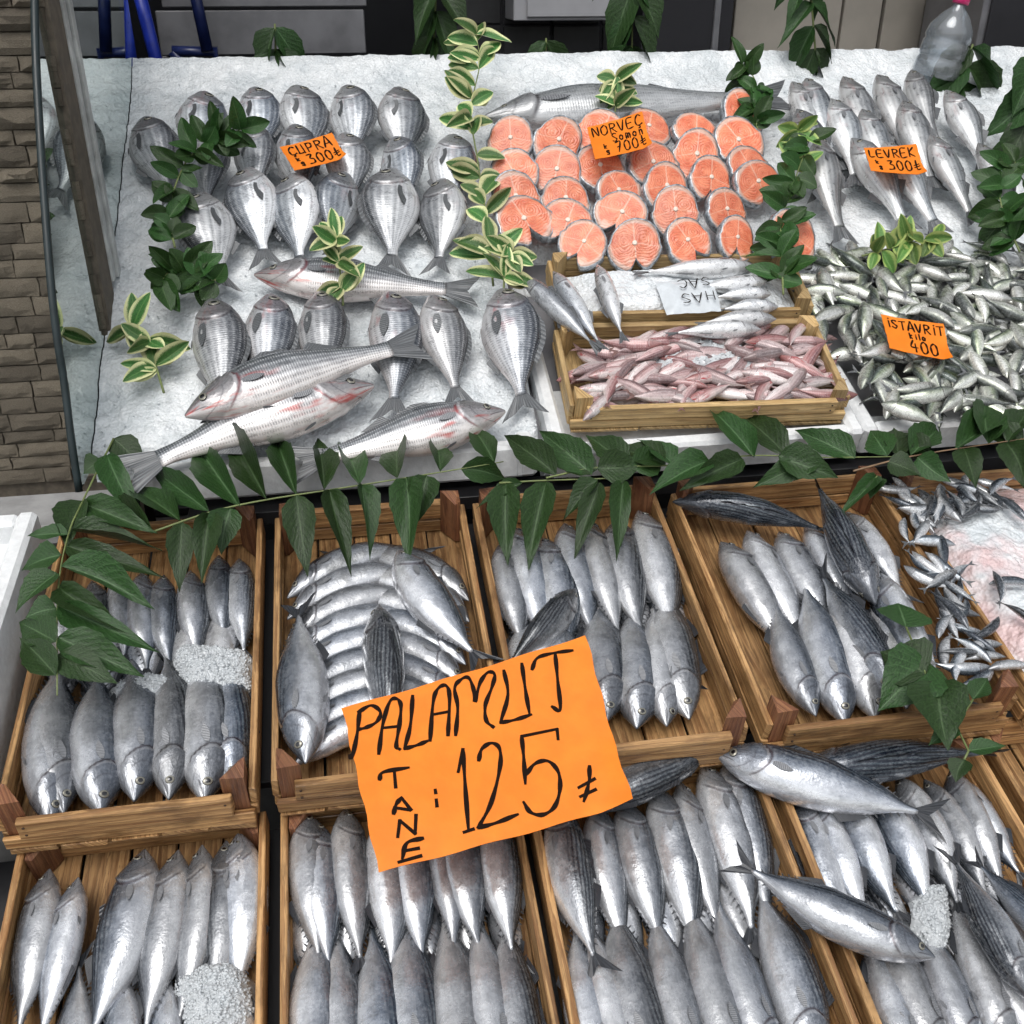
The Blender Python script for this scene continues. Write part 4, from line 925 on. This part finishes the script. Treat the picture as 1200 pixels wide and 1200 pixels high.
ice_sheet('crushed_ice', crate_ice(_a[0] + .06, _b[0] + .02, _c2[1] + .03, _d2[1] - .02, UW, -.045, .035, 1), 150, 90, .009, M['ice'], 'crushed ice filling the whiting crate', 7.0)
r_ = random.Random(12)
anch = []
for i in range(80):
    k = r_.random()
    if i < 36: q = (r_.uniform(1050, 1190), r_.uniform(568, 600))
    elif i < 70: t = r_.random(); q = (1048 + 75 * t + r_.uniform(0, 40), 590 + 185 * t + r_.uniform(-10, 25))
    else: q = (r_.uniform(1110, 1200), r_.uniform(640, 790))
    c_ = at(q, L2, .006 + .012 * r_.random()); a_ = r_.uniform(0, 6.3); d_ = (Vector((math.cos(a_), math.sin(a_) * .97, math.sin(a_) * .25))) * r_.uniform(.04, .056)
    small_fish('anchovy', 'anchovy', c_ - d_, c_ + d_, pn(L2), r_.choice([90, -90, 48, -48, 120, 24]), 'small dark-backed anchovy ' + ('strewn along the rear board of the ice crate' if i < 36 else 'strewn along the left side of the pink-stained ice' if i < 70 else 'lying singly on the pink-stained ice'), 'anchovies on the pink ice', r_.choice([-.09, 0, .09]), 1.3)
# ------------------------------------------------------------------ leaves
_lf = {}
def leaf_mesh(shape, mat, var):
    k = (shape, mat, var)
    if k in _lf: return _lf[k]
    r_ = random.Random(var * 7 + len(shape)); nu, nv = 14, 3
    droop = r_.uniform(.03, .16); fold = r_.uniform(.15, .5); tw = r_.uniform(-.5, .5); side = r_.uniform(-.1, .1)
    v = []; f = []; uv = []
    for i in range(nu + 1):
        t = i / nu
        if shape == 'lance': w = (math.sin(math.pi * min(1, t ** .66)) ** 1.15) * (1.08 - .15 * t) + .012
        else: w = math.sin(math.pi * t ** .85) ** .7 + .03
        if shape == 'lance': w *= 1 + .05 * math.sin(i * 2.4)
        for j in range(-nv, nv + 1):
            a_ = j / nv; y = a_ * w * .5
            z_ = -droop * t * t * 1.6 + fold * abs(y) * (1 - .4 * t) + tw * y * t + .02 * math.sin(t * 9 + a_ * 3 + var) * abs(a_)
            v.append(Vector((t, y + side * math.sin(t * math.pi), z_))); uv.append((t, a_))
    n = 2 * nv + 1
    for i in range(nu):
        for j in range(n - 1): f.append((i * n + j, (i + 1) * n + j, (i + 1) * n + j + 1, i * n + j + 1))
    me = pymesh('leaf', v, f, uv); me.materials.append(M[mat]); _lf[k] = me; return me
def leaf(parent, b, t, wd, n, shape, mat, name='leaflet'):
    X = t - b; L = X.length
    o = obj(name, leaf_mesh(shape, mat, rnd.randrange(8)), None, parent)
    Mx = frame(b, X, n) @ Matrix.Diagonal((L, wd, L, 1))
    o.matrix_basis = Matrix.Translation(-parent.location) @ Mx; return o
def jn(n, a_=.5): return (n + Vector((rnd.uniform(-a_, a_), rnd.uniform(-a_, a_), rnd.uniform(-a_ * .3, a_ * .3)))).normalized()
def frond(label, rach, lf, pl, lift=.05, tipd=.0, wd=.045, mat='leaf', stem='stem', rad=.0022, group='compound leaf fronds'):
    P_ = catmull([at(q, pl, lift) for q in rach], 5); e = empty('leaf_frond', P_[0], label, 'leaf frond', group)
    obj('stem', tube([p - P_[0] for p in P_], [rad * (1 - .5 * i / len(P_)) for i in range(len(P_))]), M[stem], e)
    for b, t, *o_ in lf:
        B_ = at(b, pl, lift); T_ = at(t, pl, lift + tipd + rnd.uniform(-.012, .02)); T_ = B_ + (T_ - B_) * rnd.uniform(1.0, 1.16); leaf(e, B_, T_, (o_[0] if o_ else wd) * rnd.uniform(.95, 1.25), jn((pn(pl) * .6 + (CAM - B_).normalized() * .6).normalized(), .35), 'lance', mat)
    return e
FA = (1.9, .84, 20.0)      # fronds lie over the front edge of the counter and the crates
frond('long dark green compound leaf draped level along the counter front', [(177, 624), (247, 600), (310, 586), (400, 572), (500, 556), (590, 541)],
  [((245, 599), (163, 536)), ((281, 593), (214, 502)), ((313, 586), (262, 499)), ((347, 579), (316, 494)), ((380, 573), (376, 505)), ((421, 567), (400, 495)), ((466, 560), (462, 485)), ((516, 553), (511, 508)), ((580, 543), (552, 497)),
   ((212, 611), (146, 562)), ((178, 622), (104, 580)), ((213, 612), (210, 681)), ((246, 602), (238, 673)), ((270, 596), (258, 646)), ((347, 580), (357, 654)), ((386, 575), (410, 658)), ((424, 569), (437, 638)), ((476, 560), (475, 640), .055), ((500, 557), (488, 610)), ((540, 549), (590, 560))], FA, .06, -.02, .05)
frond('compound leaf with pale upright stem hanging over the far-left crate', [(133, 514), (97, 587), (80, 627), (68, 693), (67, 815)],
  [((133, 514), (166, 541)), ((120, 541), (100, 553)), ((125, 533), (150, 598), .04), ((97, 590), (178, 618)), ((98, 588), (75, 632)), ((84, 622), (184, 634)), ((80, 626), (36, 622), .03), ((78, 640), (170, 668)), ((72, 664), (178, 698)), ((67, 672), (22, 706)), ((68, 710), (161, 755)), ((66, 713), (32, 722)), ((68, 747), (158, 784)), ((66, 752), (18, 722)), ((67, 768), (130, 792)), ((66, 792), (18, 742)), ((72, 650), (22, 665)), ((70, 690), (140, 735))], (0.9, .6, 14.3), .05, -.01, .048)
frond('row of broad dark leaves along the foam edge at centre right', [(640, 560), (700, 548), (790, 545), (877, 534), (962, 536), (1057, 535)],
  [((652, 556), (588, 500)), ((694, 556), (636, 502)), ((700, 550), (640, 530)), ((735, 548), (690, 508)), ((790, 545), (752, 512)), ((884, 536), (830, 470), .06), ((922, 534), (861, 468), .06), ((1002, 537), (936, 497), .055), ((962, 537), (896, 558), .055), ((830, 540), (775, 566)), ((870, 538), (810, 566), .05), ((1040, 534), (1020, 500)), ((1052, 535), (1049, 497)), ((740, 548), (780, 530)), ((780, 545), (720, 520)), ((912, 535), (975, 552)), ((700, 549), (755, 540))], FA, .06, .0, .055)
frond('compound leaf with reddish stem at the right end of the counter front', [(1000, 552), (1057, 537), (1120, 526), (1230, 510)],
  [((1067, 534), (1100, 495)), ((1158, 520), (1160, 460), .06), ((1120, 526), (1185, 478), .06), ((1180, 518), (1205, 470)), ((1200, 515), (1150, 500)), ((1075, 536), (1110, 560)), ((1130, 526), (1140, 558)), ((1180, 520), (1200, 560)), ((1090, 532), (1050, 512)), ((1040, 541), (1075, 552)), ((1220, 512), (1230, 475))], FA, .065, .0, .055, stem='stemred')
frond('dark leaves hanging down over the crate right of the sign', [(585, 566), (640, 563), (735, 560)],
  [((593, 567), (593, 652), .05), ((640, 565), (620, 650), .05), ((700, 562), (660, 602), .04), ((703, 565), (674, 642), .045), ((730, 563), (722, 634), .04), ((612, 566), (560, 590), .035)], (1.86, .84, 14.3), .03, -.03, .05)
def loose(label, lf, pl, lift, wd, mat='leaf'):
    p0 = at(lf[0][0], pl, lift); e = empty('leaf_sprig', p0, label, 'leaf sprig', 'loose leaves')
    P_ = [at(b, pl, lift) - p0 for b, t in lf]; obj('stem', tube(P_, .002), M['stem'], e)
    for b, t in lf: leaf(e, at(b, pl, lift), at(t, pl, lift + rnd.uniform(-.01, .015)), wd * rnd.uniform(.85, 1.1), jn((pn(pl) + (CAM - p0).normalized() * .5).normalized(), .3), 'lance', mat)
loose('three broad bright leaves on the right bonito of the half-empty crate', [((1062, 735), (1056, 702)), ((1085, 790), (1032, 760)), ((1088, 775), (1035, 826)), ((1100, 800), (1110, 870))], L2, .05, .1)
loose('small green leaves at the corner post of the half-empty crate', [((1140, 820), (1158, 790)), ((1120, 850), (1090, 870)), ((1135, 880), (1180, 870)), ((1130, 890), (1120, 915))], L2, .03, .035)
loose('single green leaf on the corner post beside the anchovies', [((1028, 558), (985, 598)), ((1026, 560), (1020, 580))], L2, .05, .04)

def sprig(label, stem_q, n, L, wd, mat, pl, lift0, lift1, spread=1.0, seed=0, shape='oval', name='leaf_sprig', smat='stem', group='sprigs on the ice'):
    """leaves in pairs along a stem rising from lift0 to lift1 above the ice"""
    r2 = random.Random(seed); k_ = len(stem_q)
    P_ = catmull([at(q, pl, lift0 + (lift1 - lift0) * i / (k_ - 1)) for i, q in enumerate(stem_q)], 8); e = empty(name, P_[0], label, 'sprig', group)
    obj('stem', tube([p - P_[0] for p in P_], [.0024 * (1.2 - .7 * i / len(P_)) for i in range(len(P_))]), M[smat], e)
    for i in range(n):
        nn = max(2, n // 5); t = min(1, ((i % nn) + .75) / nn + r2.uniform(-.05, .05)); ix = min(len(P_) - 1, int(t * (len(P_) - 1) + .5)); p = P_[ix]
        tg = (P_[min(ix + 1, len(P_) - 1)] - P_[max(ix - 1, 0)]).normalized(); vw = (CAM - p).normalized(); sd2 = tg.cross(vw).normalized()
        s_ = 1 if (i // nn) % 2 else -1
        d_ = (tg * r2.uniform(-.5, 1.1) + sd2 * s_ * r2.uniform(.25, 1.2) * spread + vw * r2.uniform(-.3, .7)).normalized() * L * r2.uniform(.6, 1.2)
        if i == n - 1: d_ = (tg + vw * .2).normalized() * L
        leaf(e, p, p + d_, wd * r2.uniform(.8, 1.15), (vw + pn(pl) * .6 + Vector((r2.uniform(-.5, .5), r2.uniform(-.5, .5), r2.uniform(-.2, .4)))).normalized(), shape, mat, 'leaf')
    return e
sprig('dark green sprig in front of the leftmost sea bream', [(205, 290), (198, 250), (215, 195), (245, 165), (282, 152)], 40, .072, .036, 'privet', U, .09, .15, 1.0, 1)
sprig('dark green sprig lying on the ice left of the nearest bream', [(262, 330), (235, 325), (205, 315), (188, 330)], 28, .075, .04, 'privet', U, .05, .07, 1.2, 2)
sprig('variegated sprig on the bare ice at far left', [(192, 460), (180, 420), (172, 395), (150, 380)], 16, .075, .034, 'varieg', U, .02, .05, 1.0, 3)
sprig('short variegated sprig standing over the level sea bass', [(402, 358), (400, 330), (396, 300), (393, 275)], 18, .07, .032, 'varieg', U, .06, .14, .9, 4)
sprig('tall variegated sprig between the sea bream and the salmon', [(578, 335), (572, 270), (560, 190), (552, 130), (562, 75), (558, 40)], 36, .088, .04, 'varieg', U, .05, .16, 1.1, 5)
sprig('variegated sprig tuft at the whiting crate corner', [(590, 345), (592, 318), (600, 290)], 13, .075, .034, 'varieg', U, .06, .12, .9, 6)
sprig('variegated tuft behind the salmon price card', [(720, 140), (722, 115), (722, 88)], 13, .07, .035, 'varieg', U, .07, .14, .9, 7)
sprig('dark green sprig over the rightmost salmon steaks', [(918, 345), (916, 300), (916, 260), (930, 215), (948, 165)], 34, .075, .038, 'privet', U, .06, .13, 1.0, 8)
sprig('dark green sprig behind the rightmost salmon steaks', [(888, 160), (885, 130), (885, 95), (868, 72)], 27, .085, .035, 'privet', U, .06, .13, 1.0, 9)
sprig('light green sprig between sea bass tails and horse mackerel', [(1010, 300), (1040, 292), (1062, 285), (1095, 280)], 20, .07, .032, 'lime', U, .04, .07, 1.0, 10)
sprig('dark sprig at the right edge above the horse mackerel', [(1195, 295), (1180, 260), (1172, 225), (1190, 190)], 26, .085, .042, 'privet', U, .05, .12, 1.1, 11)
sprig('pale green sprig rising left of the sea bass', [(920, 235), (932, 195), (938, 165), (935, 150)], 13, .07, .032, 'lime', U, .06, .14, .8, 13)
# broad leaves hanging at the back edge
def hang(label, q0, q1, y, n, L, wd, mat='leaf', seed=0, spread=.45):
    r2 = random.Random(seed); A, B_ = at_y(q0, y), at_y(q1, y - .05); e = empty('hanging_frond', B_, label, 'leaf frond', 'fronds hanging at the back of the ice')
    P_ = [A.lerp(B_, i / 8) for i in range(9)]; obj('stem', tube([p - B_ for p in P_], .003), M['stem'], e)
    for i in range(n):
        p = A.lerp(B_, .05 + .9 * (i // 2) / max(1, n // 2)); s_ = 1 if i % 2 else -1
        d_ = Vector((s_ * r2.uniform(.25, .75) * spread * 2, r2.uniform(-.3, .1), -r2.uniform(.5, 1.0))).normalized() * L * r2.uniform(.8, 1.1)
        leaf(e, p, p + d_, wd * r2.uniform(.85, 1.1), Vector((s_ * .5 + r2.uniform(-.3, .3), -.9, .5)).normalized(), 'lance', mat)
hang('leaf frond hanging from above behind the tall variegated sprig', (513, -60), (506, 112), 3.28, 10, .17, .07, seed=1, spread=.3)
hang('leaf frond hanging from above behind the salmon price card', (742, -60), (740, 95), 3.3, 9, .2, .085, seed=2, spread=.4)
hang('drooping leaf tuft standing behind the whole salmon', (640, 45), (640, 100), 3.28, 6, .16, .06, seed=3, spread=.6)
hang('drooping leaf tuft standing behind the rearmost sea bream', (322, 28), (325, 112), 3.26, 6, .19, .075, seed=4, spread=.45)
hang('leaf frond hanging from the top edge before the beige panels', (946, -60), (958, 90), 3.2, 11, .15, .062, seed=5, spread=.5)
hang('broad leaves in front of the water bottle base', (1140, 52), (1118, 120), 3.1, 6, .2, .1, seed=6, spread=.6)
hang('big dark leaves at the right edge behind the sea bass', (1225, 60), (1190, 210), 2.75, 9, .2, .1, seed=7, spread=.6)

# ------------------------------------------------------------------ price cards with hand lettering
FONT = {'A': [[(0, 0), (.35, 1), (.5, 1), (.8, 0)], [(.12, .35), (.7, .35)]], 'B': [[(0, 0), (0, 1), (.6, .8), (.1, .5), (.7, .25), (0, 0)]], 'C': [[(.7, .85), (.4, 1), (.05, .6), (.1, .1), (.4, 0), (.75, .15)]], 'Ç': [[(.7, .85), (.4, 1), (.05, .6), (.1, .1), (.4, 0), (.75, .15)], [(.4, 0), (.45, -.2), (.25, -.25)]],
 'U': [[(.05, 1), (.05, .25), (.05, .02), (.65, .08)], [(.6, 1), (.65, 0)]], 'P': [[(.1, 0), (.1, 1)], [(.1, .98), (.55, .95), (.65, .7), (.45, .48), (.1, .45)]], 'R': [[(.1, 0), (.1, 1)], [(.1, .98), (.6, .92), (.6, .6), (.12, .5)], [(.25, .5), (.75, 0)]],
 'N': [[(.05, 0), (.08, 1), (.65, .02), (.7, 1)]], 'O': [[(.4, 1), (.05, .7), (.1, .15), (.4, 0), (.72, .25), (.7, .8), (.4, 1)]], 'V': [[(0, 1), (.35, 0), (.7, 1)]], 'E': [[(.7, 1), (.08, .95), (.05, 0), (.7, .03)], [(.06, .5), (.55, .52)]], 'G': [[(.7, .85), (.4, 1), (.05, .6), (.1, .1), (.5, 0), (.7, .4), (.4, .42)]],
 'S': [[(.65, .9), (.35, 1), (.08, .78), (.35, .52), (.65, .28), (.4, 0), (.05, .1)]], 'M': [[(.02, 0), (.1, 1), (.4, .35), (.7, 1), (.8, 0)]], 'L': [[(.1, 1), (.08, .02), (.65, .05)]], 'K': [[(.08, 0), (.08, 1)], [(.65, 1), (.12, .45), (.7, 0)]], 'I': [[(.3, 0), (.3, .8)], [(.3, 1.0), (.31, 1.06)]], 'T': [[(0, .95), (.75, 1)], [(.4, .97), (.38, 0)]], 'H': [[(.05, 0), (.05, 1)], [(.65, 0), (.65, 1)], [(.05, .5), (.65, .52)]],
 '0': [[(.4, 1), (.1, .7), (.12, .15), (.4, 0), (.68, .25), (.66, .8), (.4, 1)]], '1': [[(.1, .75), (.3, 1), (.32, 0)]], '3': [[(.08, .95), (.6, 1), (.3, .6), (.65, .45), (.6, .08), (.05, .03)]], '4': [[(.35, 1), (.02, .4), (.7, .38)], [(.5, .7), (.48, 0)]], '7': [[(.05, .95), (.65, 1), (.3, 0)], [(.2, .5), (.55, .52)]], 't': [[(.35, 1), (.3, .15), (.6, .1)], [(.05, .5), (.65, .65)], [(.05, .3), (.65, .45)]],
 'o': [[(.3, .6), (.08, .35), (.25, .02), (.52, .2), (.5, .52), (.3, .6)]], 'm': [[(.05, 0), (.08, .6), (.3, .55), (.32, .05)], [(.32, .5), (.6, .58), (.62, 0)]], 'n': [[(.08, 0), (.08, .6)], [(.08, .5), (.4, .6), (.45, 0)]], 'k': [[(.08, 0), (.08, .9)], [(.45, .6), (.1, .3), (.45, 0)]], 'i': [[(.2, 0), (.2, .5)], [(.2, .72), (.21, .76)]], 'l': [[(.2, 0), (.2, .9)]], 'g': [[(.45, .55), (.15, .5), (.2, .15), (.45, .2), (.45, .55), (.42, -.25), (.1, -.2)]], '/': [[(.05, 0), (.5, .9)]]}
def ribbons(strokes, wd, P3, n):      # strokes in card units -> flat marker ribbons standing .5 mm proud of the card
    v = []; f = []
    for sk_ in strokes:
        pts = [P3(q) for q in catmull([Vector((a_, b_, 0)) for a_, b_ in sk_], 6)]
        if len(pts) < 2: continue
        o_ = len(v); m_ = len(pts)
        for i, p in enumerate(pts):
            tg = (pts[min(i + 1, m_ - 1)] - pts[max(i - 1, 0)]).normalized(); sd2 = n.cross(tg).normalized()
            w = wd * .5 * (1 + .25 * math.sin(i * .9)) * (.75 if i in (0, m_ - 1) else 1)
            if i == 0: p = p - tg * wd * .3
            if i == m_ - 1: p = p + tg * wd * .3
            v += [p - sd2 * w, p + sd2 * w]
        f += [(o_ + 2 * i, o_ + 2 * i + 2, o_ + 2 * i + 3, o_ + 2 * i + 1) for i in range(m_ - 1)]
    return v, f
def card(label, quad, pl, lift, strokes, wd, curl=.004, px_strokes=False, name='price_card'):
    TL, TR, BR, BL = [at(q, pl, lift) for q in quad]; n = pn(pl); O = (TL + TR + BR + BL) / 4
    def bow(a_, b_): return n * (curl * (4 * (a_ - .5) ** 2 + .35 * math.sin(b_ * 5 + a_ * 3)) + curl * 3.5 * max(0, a_ - .86) * max(0, .35 - b_) / (.14 * .35))
    def S3(a_, b_): return BL.lerp(BR, a_).lerp(TL.lerp(TR, a_), b_) + bow(a_, b_) - O
    e = empty(name, O, label, 'price card', 'orange price cards'); nu, nv = 24, 16; v = []; f = []
    for k2 in (0, 1):
        for j in range(nv + 1):
            for i in range(nu + 1):
                a_, b_ = i / nu, j / nv; v.append(S3(a_ + .004 * math.sin(b_ * 23) * (i in (0, nu)), b_ + .004 * math.sin(a_ * 19) * (j in (0, nv))) - n * (.0008 * k2))
    m_ = (nu + 1) * (nv + 1)
    for j in range(nv):
        for i in range(nu):
            a_ = j * (nu + 1) + i; q = (a_, a_ + 1, a_ + nu + 2, a_ + nu + 1); f += [q, tuple(m_ + x for x in q[::-1])]
    obj('card', pymesh('card', v, f), M['card'], e)
    if px_strokes:                    # strokes measured on the photographed card: invert to card units
        ex, ey = (BR - BL), (TL - BL)
        def inv(q):
            a_ = b_ = .5; T_ = at(q, pl, lift)
            for _ in range(6):
                P_ = BL.lerp(BR, a_).lerp(TL.lerp(TR, a_), b_); D_ = T_ - P_; A11, A12, A22 = ex.dot(ex), ex.dot(ey), ey.dot(ey); r1, r2 = D_.dot(ex), D_.dot(ey); dt = A11 * A22 - A12 * A12
                a_ += (r1 * A22 - r2 * A12) / dt; b_ += (r2 * A11 - r1 * A12) / dt
            return (a_, b_)
        strokes = [[inv(q) for q in s_] for s_ in strokes]
    v, f = ribbons(strokes, wd, lambda q: S3(q.x, q.y) + n * .0007, n)
    obj('lettering', pymesh('lettering', v, f, smooth=False), M['ink'], e); return e
def text(lines):                      # (string, x0, y0, letter width, letter height, slant)
    out = []
    for s_, x0, y0, w, h, sl in lines:
        x = x0
        for ch in s_:
            if ch != ' ':
                for st_ in FONT[ch]: out.append([(x + a_ * w, y0 + b_ * h + sl * (x - x0) + rnd.uniform(-.006, .006)) for a_, b_ in st_])
            x += w * (1.0 if ch not in 'Iil' else .62)
    return out
Z = lambda L: [[(390 + a_ * .3, 730 + b_ * .3) for a_, b_ in s_] for s_ in L]
big = Z([[(105, 348), (95, 440), (76, 532), (68, 522)], [(100, 352), (150, 325), (186, 350), (172, 388), (130, 412), (98, 420)], [(180, 515), (195, 400), (222, 310), (250, 298), (266, 325), (260, 400), (248, 480), (262, 496)], [(198, 412), (262, 404)],
 [(312, 285), (303, 400), (280, 493)], [(280, 493), (330, 478), (372, 460)], [(380, 460), (392, 310), (410, 258), (442, 245), (456, 290), (450, 438)], [(392, 357), (455, 345)], [(480, 437), (488, 330), (476, 255), (500, 222), (530, 215), (550, 260), (555, 306), (575, 235), (605, 195), (632, 203), (622, 250), (596, 320), (600, 380), (628, 406)],
 [(668, 188), (684, 280), (655, 388)], [(655, 388), (710, 378), (775, 358)], [(738, 162), (752, 260), (768, 352)], [(778, 185), (798, 142), (860, 124), (935, 115)], [(868, 128), (878, 230), (888, 340), (856, 328)],
 [(490, 583), (508, 492)], [(508, 492), (516, 620), (530, 815)], [(512, 821), (550, 808)], [(570, 537), (582, 492), (620, 468), (652, 492), (652, 570), (618, 705), (568, 803)], [(568, 803), (640, 783), (722, 750)],
 [(880, 455), (876, 415)], [(876, 415), (738, 442)], [(738, 442), (746, 530), (752, 628)], [(755, 592), (790, 550), (840, 540), (880, 582), (887, 650), (866, 720), (820, 752), (772, 742), (745, 702)],
 [(1002, 563), (1000, 630), (980, 700)], [(960, 646), (1022, 614)], [(966, 682), (1026, 656)], [(183, 618), (198, 588), (296, 568)], [(240, 578), (246, 648)], [(238, 752), (248, 715), (268, 688)], [(268, 688), (306, 736)], [(240, 728), (302, 736)],
 [(254, 842), (262, 778)], [(262, 778), (322, 828)], [(322, 828), (325, 755)], [(352, 846), (290, 865), (272, 925)], [(258, 940), (345, 914)], [(284, 895), (336, 885)], [(400, 655), (402, 668)], [(404, 694), (407, 720)]])
card('big orange price card with black handwriting PALAMUT TANE 125', [(401, 831), (686, 747), (739, 944), (444, 1024)], (1.2, .672, 20.0), 0, big, .0062, .005, True, 'price_card')
card('small orange price card ÇUPRA 300 on the sea bream', [(328, 173), (389, 157), (406, 186), (345, 201)], U, .105, text([('ÇUPRA', .1, .58, .165, .33, 0), ('300t', .34, .1, .165, .38, 0), ('k', .14, .3, .12, .16, 0), ('g', .18, .14, .12, .16, 0)]), .0042, .003)
card('orange price card NORVEÇ SOMON 700 above the salmon steaks', [(688, 150), (752, 132), (763, 173), (697, 188)], U, .125, text([('NORVEÇ', .06, .66, .155, .28, 0), ('Somon', .38, .4, .12, .24, 0), ('700t', .4, .07, .145, .3, 0), ('k', .2, .24, .1, .14, 0), ('g', .22, .1, .1, .14, 0)]), .0038, .003)
card('orange price card LEVREK 300 on the sea bass', [(1012, 174), (1073, 170), (1084, 206), (1020, 201)], U, .125, text([('LEVREK', .06, .6, .15, .3, 0), ('300t', .36, .12, .16, .36, 0), ('k', .14, .32, .1, .15, 0), ('g', .18, .14, .1, .15, 0)]), .0042, .003)
card('orange price card İSTAVRİT kilo 400 on the horse mackerel', [(1032, 369), (1105, 381), (1114, 424), (1042, 409)], (U[0], U[1] + .015, 23.0), .065, text([('ISTAVRIT', .06, .66, .13, .24, 0), ('kilo', .4, .44, .09, .18, 0), ('400', .38, .06, .16, .34, 0)]), .0042, .003)
# thin printed plastic bag on the ice of the whiting crate
M['bag'] = plain('thin_plastic_bag', (.62, .66, .69), .25, 0, 30, .08, .2)
Q = [at(q, UW, .014) for q in ((768, 328), (836, 325), (846, 362), (782, 367))]; O = sum(Q, Vector()) / 4
e = empty('plastic_bag', O, 'thin white plastic bag with upside-down print on the whiting ice', 'plastic bag'); v = []; f = []
for j in range(13):
    for i in range(17):
        a_, b_ = i / 16, j / 12; p = Q[3].lerp(Q[2], a_).lerp(Q[0].lerp(Q[1], a_), b_); v.append(p - O + pn(UW) * (.006 + .004 * mnoise.noise(p * 60) - .012 * (max(abs(a_ - .5), abs(b_ - .5)) * 2) ** 4))
for j in range(12):
    for i in range(16): f.append((j * 17 + i, j * 17 + i + 1, j * 17 + i + 18, j * 17 + i + 17))
obj('film', pymesh('film', v, f), M['bag'], e)
v, f = ribbons([[(1 - a_, 1 - b_) for a_, b_ in s_] for s_ in text([('HAS', .1, .55, .22, .26, .1), ('SAC', .12, .12, .2, .24, .1)])], .0028, lambda q: Q[3].lerp(Q[2], q.x).lerp(Q[0].lerp(Q[1], q.x), q.y) - O + pn(UW) * .0115, pn(UW))
obj('lettering', pymesh('lettering', v, f, smooth=False), M['ink'], e)
